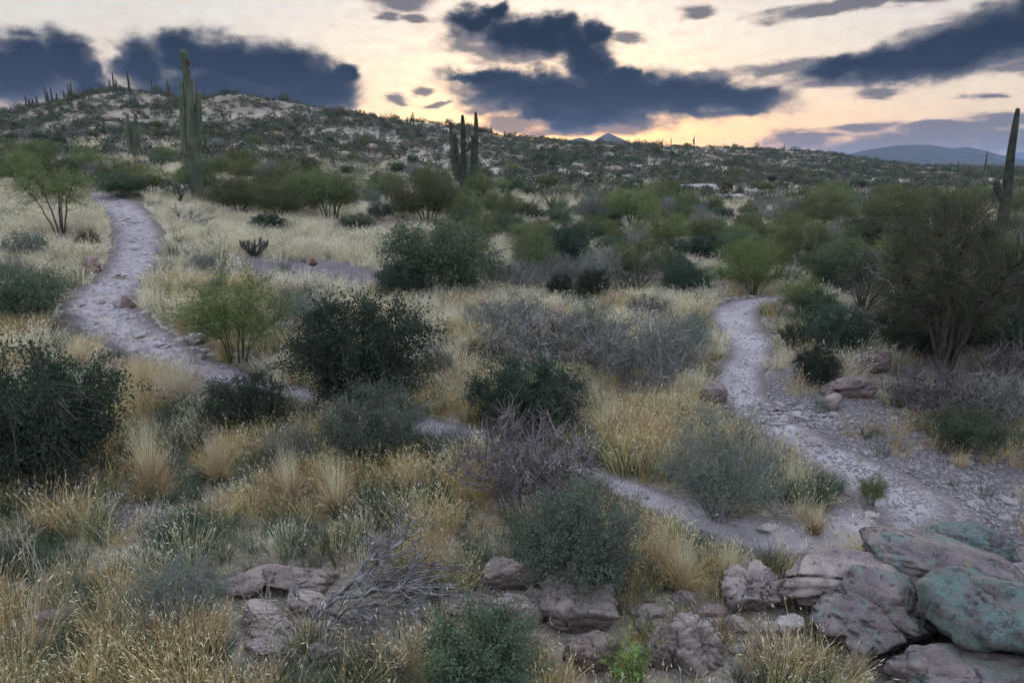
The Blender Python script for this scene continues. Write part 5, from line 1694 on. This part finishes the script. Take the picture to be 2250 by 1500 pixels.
M['pad'] = solid_mat('prickly_pear_skin', (0.14, 0.19, 0.13), (0.22, 0.27, 0.19), 14)
V, F = boulder_mesh(3, 77, .05, 30)
padm = mk_mesh('pad', V * np.array([.17, .045, .22]) + np.array([0, 0, .2]), F, M['pad'], smooth=True)
px_, py_ = -17.99, 37.25
e = obj('prickly_pear', None, None, (px_, py_, float(HT(px_, py_))))
tag(e, 'pale green prickly pear at the foot of the tall saguaro', 'cactus')
for i in range(14):
    a = crs.uniform(0, 6.28)
    lvl = (0, .3, .52)[i % 3]
    obj('pad', padm, e, (crs.normal() * .3, crs.normal() * .2, lvl), (crs.normal() * .3, crs.normal() * .35, a), (1.1, 1.1, 1.1))
M['barrel'] = solid_mat('red_barrel_skin', (0.10, 0.045, 0.035), (0.17, 0.08, 0.06), 16)
stub_plant(-7.73, 26.47, [[(0, 0, 0, .10), (0, 0, .06, .15), (0, 0, .14, .15), (0, 0, .2, .09)]], 'barrel', 'small red barrel cactus on the bare gravel', 'barrel_cactus', 'body', 'cactus')

M['fresh'] = leaf_mat('fresh_leaf', (0.12, 0.19, 0.045), (0.26, 0.34, 0.10), 0.35)


def seedling(x, y, n, h, label, seed):
    e = obj('green_sapling', None, None, (x, y, float(HT(x, y)) - .02))
    tag(e, label, 'plant')
    rs = np.random.RandomState(seed)
    for i in range(n):
        a = rs.normal(size=2) * .05
        b = rs.normal(size=2) * .14
        hh = h * rs.uniform(.55, 1.1)
        P = bez(np.array([[a[0], a[1], 0]]), np.array([[a[0], a[1], hh * .6]]), np.array([[b[0], b[1], hh]]), 8)
        V, Q = tubes(P, .006 * np.linspace(1, .4, 8)[None], 4)
        st = obj('stem', mk_mesh('stem', V, Q, M['stalk'] if i == 0 else M['gbark'], smooth=True), e)
        m = 46
        t = rs.uniform(.15, 1, m) * 7
        j = np.minimum(t.astype(int), 6)
        pos = P[0, j] + (P[0, j + 1] - P[0, j]) * (t - j)[:, None]
        d = unit(rs.normal(size=(m, 3)) * np.array([1, 1, .3])) + np.array([0, 0, .75])
        lv, lq = leaf_quads(pos, d, .085 * rs.uniform(.6, 1.3, m), .011 * np.ones(m), rs)
        obj('leaves', mk_mesh('leaves', lv, lq, M['fresh'], attrs={'var': np.repeat(rs.rand(m), 4)}), st)


seedling(1.21, 5.80, 14, .78, 'bright green narrow-leaved sapling beside the shattered boulder', 5)
seedling(1.05, 5.95, 6, .55, 'shorter green sapling leaning on the dark lower boulder', 6)


# ---- single bunchgrasses that stand out as fountains of straw
BG = []
for k in range(4):
    V, F, _, va = tuft(900 + k, 420, .55, .10, 1.05, .006, .15, .04, .007, k=5)
    BG.append((V, F, va))
BGM = [[mk_mesh('blades', V, F, M[m], attrs={'var': va}) for V, F, va in BG] for m in ('gold', 'straw')]
for x, y, w, h, mi, lab in [
    (-5.68, 9.89, 0.94, 1.35, 0, 'weeping golden bunchgrass below the very large dark bush'), (-4.88, 10.47, 0.83, 0.93, 0, 'golden bunchgrass in front of the dark bush by the trail'),
    (-6.85, 13.46, 1.51, 1.07, 1, 'pale feathery bunchgrass at the edge of the trail bend'), (-7.85, 13.94, 1.07, 0.97, 0, 'tawny bunchgrass between trail bend and very large dark bush'),
    (-9.16, 18.51, 1.14, 0.94, 1, 'arching pale bunchgrass under the bright green bush'), (-7.09, 16.20, 0.63, 0.72, 0, 'orange bunchgrass by the edge stones of the rocky trail'),
    (-3.42, 9.66, 0.92, 1.04, 0, 'tall golden bunchgrass in the middle of the foreground slope'), (-2.63, 9.34, 0.96, 0.94, 0, 'golden bunchgrass under the grey-green rounded bush'),
    (2.12, 7.52, 0.79, 0.76, 0, 'bright golden bunchgrass between the grey-green bush and the lower trail'), (2.73, 7.66, 0.69, 0.64, 0, 'golden bunchgrass behind the lumpy boulder'),
    (1.93, 7.93, 0.65, 0.64, 0, 'golden bunchgrass against the large grey-green bush'),
    (1.89, 12.40, 0.79, 0.69, 1, 'pale bunchgrass beside the brown topped bush'), (3.60, 6.11, 0.38, 0.43, 1, 'white feathery bunchgrass at the corner of the broad slab'),
    (4.35, 8.87, 0.59, 0.47, 0, 'tawny bunchgrass in the bend of the lower trail'), (-1.81, 19.63, 1.48, 0.86, 1, 'collapsed pale bunchgrass below the wide mesquite bush'),
    (-9.99, 15.11, 0.94, 0.69, 0, 'tawny bunchgrass beside the outer bend of the rocky trail'), (3.39, 9.36, 0.41, 0.40, 0, 'short golden bunchgrass under the feathery bush'),
    (4.55, 10.10, 0.66, 0.58, 1, 'straw bunchgrass on the bank of the lower trail')]:
    e = obj('bunchgrass', None, None, (x, y, float(HT(x, y))), (0, 0, RNG.uniform(0, 6.28)), (w / 1.15, w / 1.15, h / .55))
    tag(e, lab, 'grass clump')
    obj('blades', BGM[mi][RNG.randrange(4)], e)
    obj('seed_stalks', BGM[1][RNG.randrange(4)], e, (0, 0, .02), (0, 0, 1.0), (.55, .55, 1.12))

# ---- dusk air
hz = np.array([(sx * 9200, sy * 9200, z) for z in (-60, 128) for sy in (-1, 1) for sx in (-1, 1)], float)
hf = np.array([(0, 2, 3, 1), (4, 5, 7, 6), (0, 1, 5, 4), (1, 3, 7, 5), (3, 2, 6, 7), (2, 0, 4, 6)])
m, N, o = new_mat('dusk_haze')
pv = N.n('ShaderNodeVolumePrincipled')
pv.inputs['Color'].default_value = (0.36, 0.58, 1.0, 1)
pv.inputs['Density'].default_value = 0.00012
N.l(pv.outputs[0], o.inputs['Volume'])
tag(obj('haze', mk_mesh('haze', hz, hf, m)), 'thin blue dusk haze over the desert', 'haze', None, 'stuff')
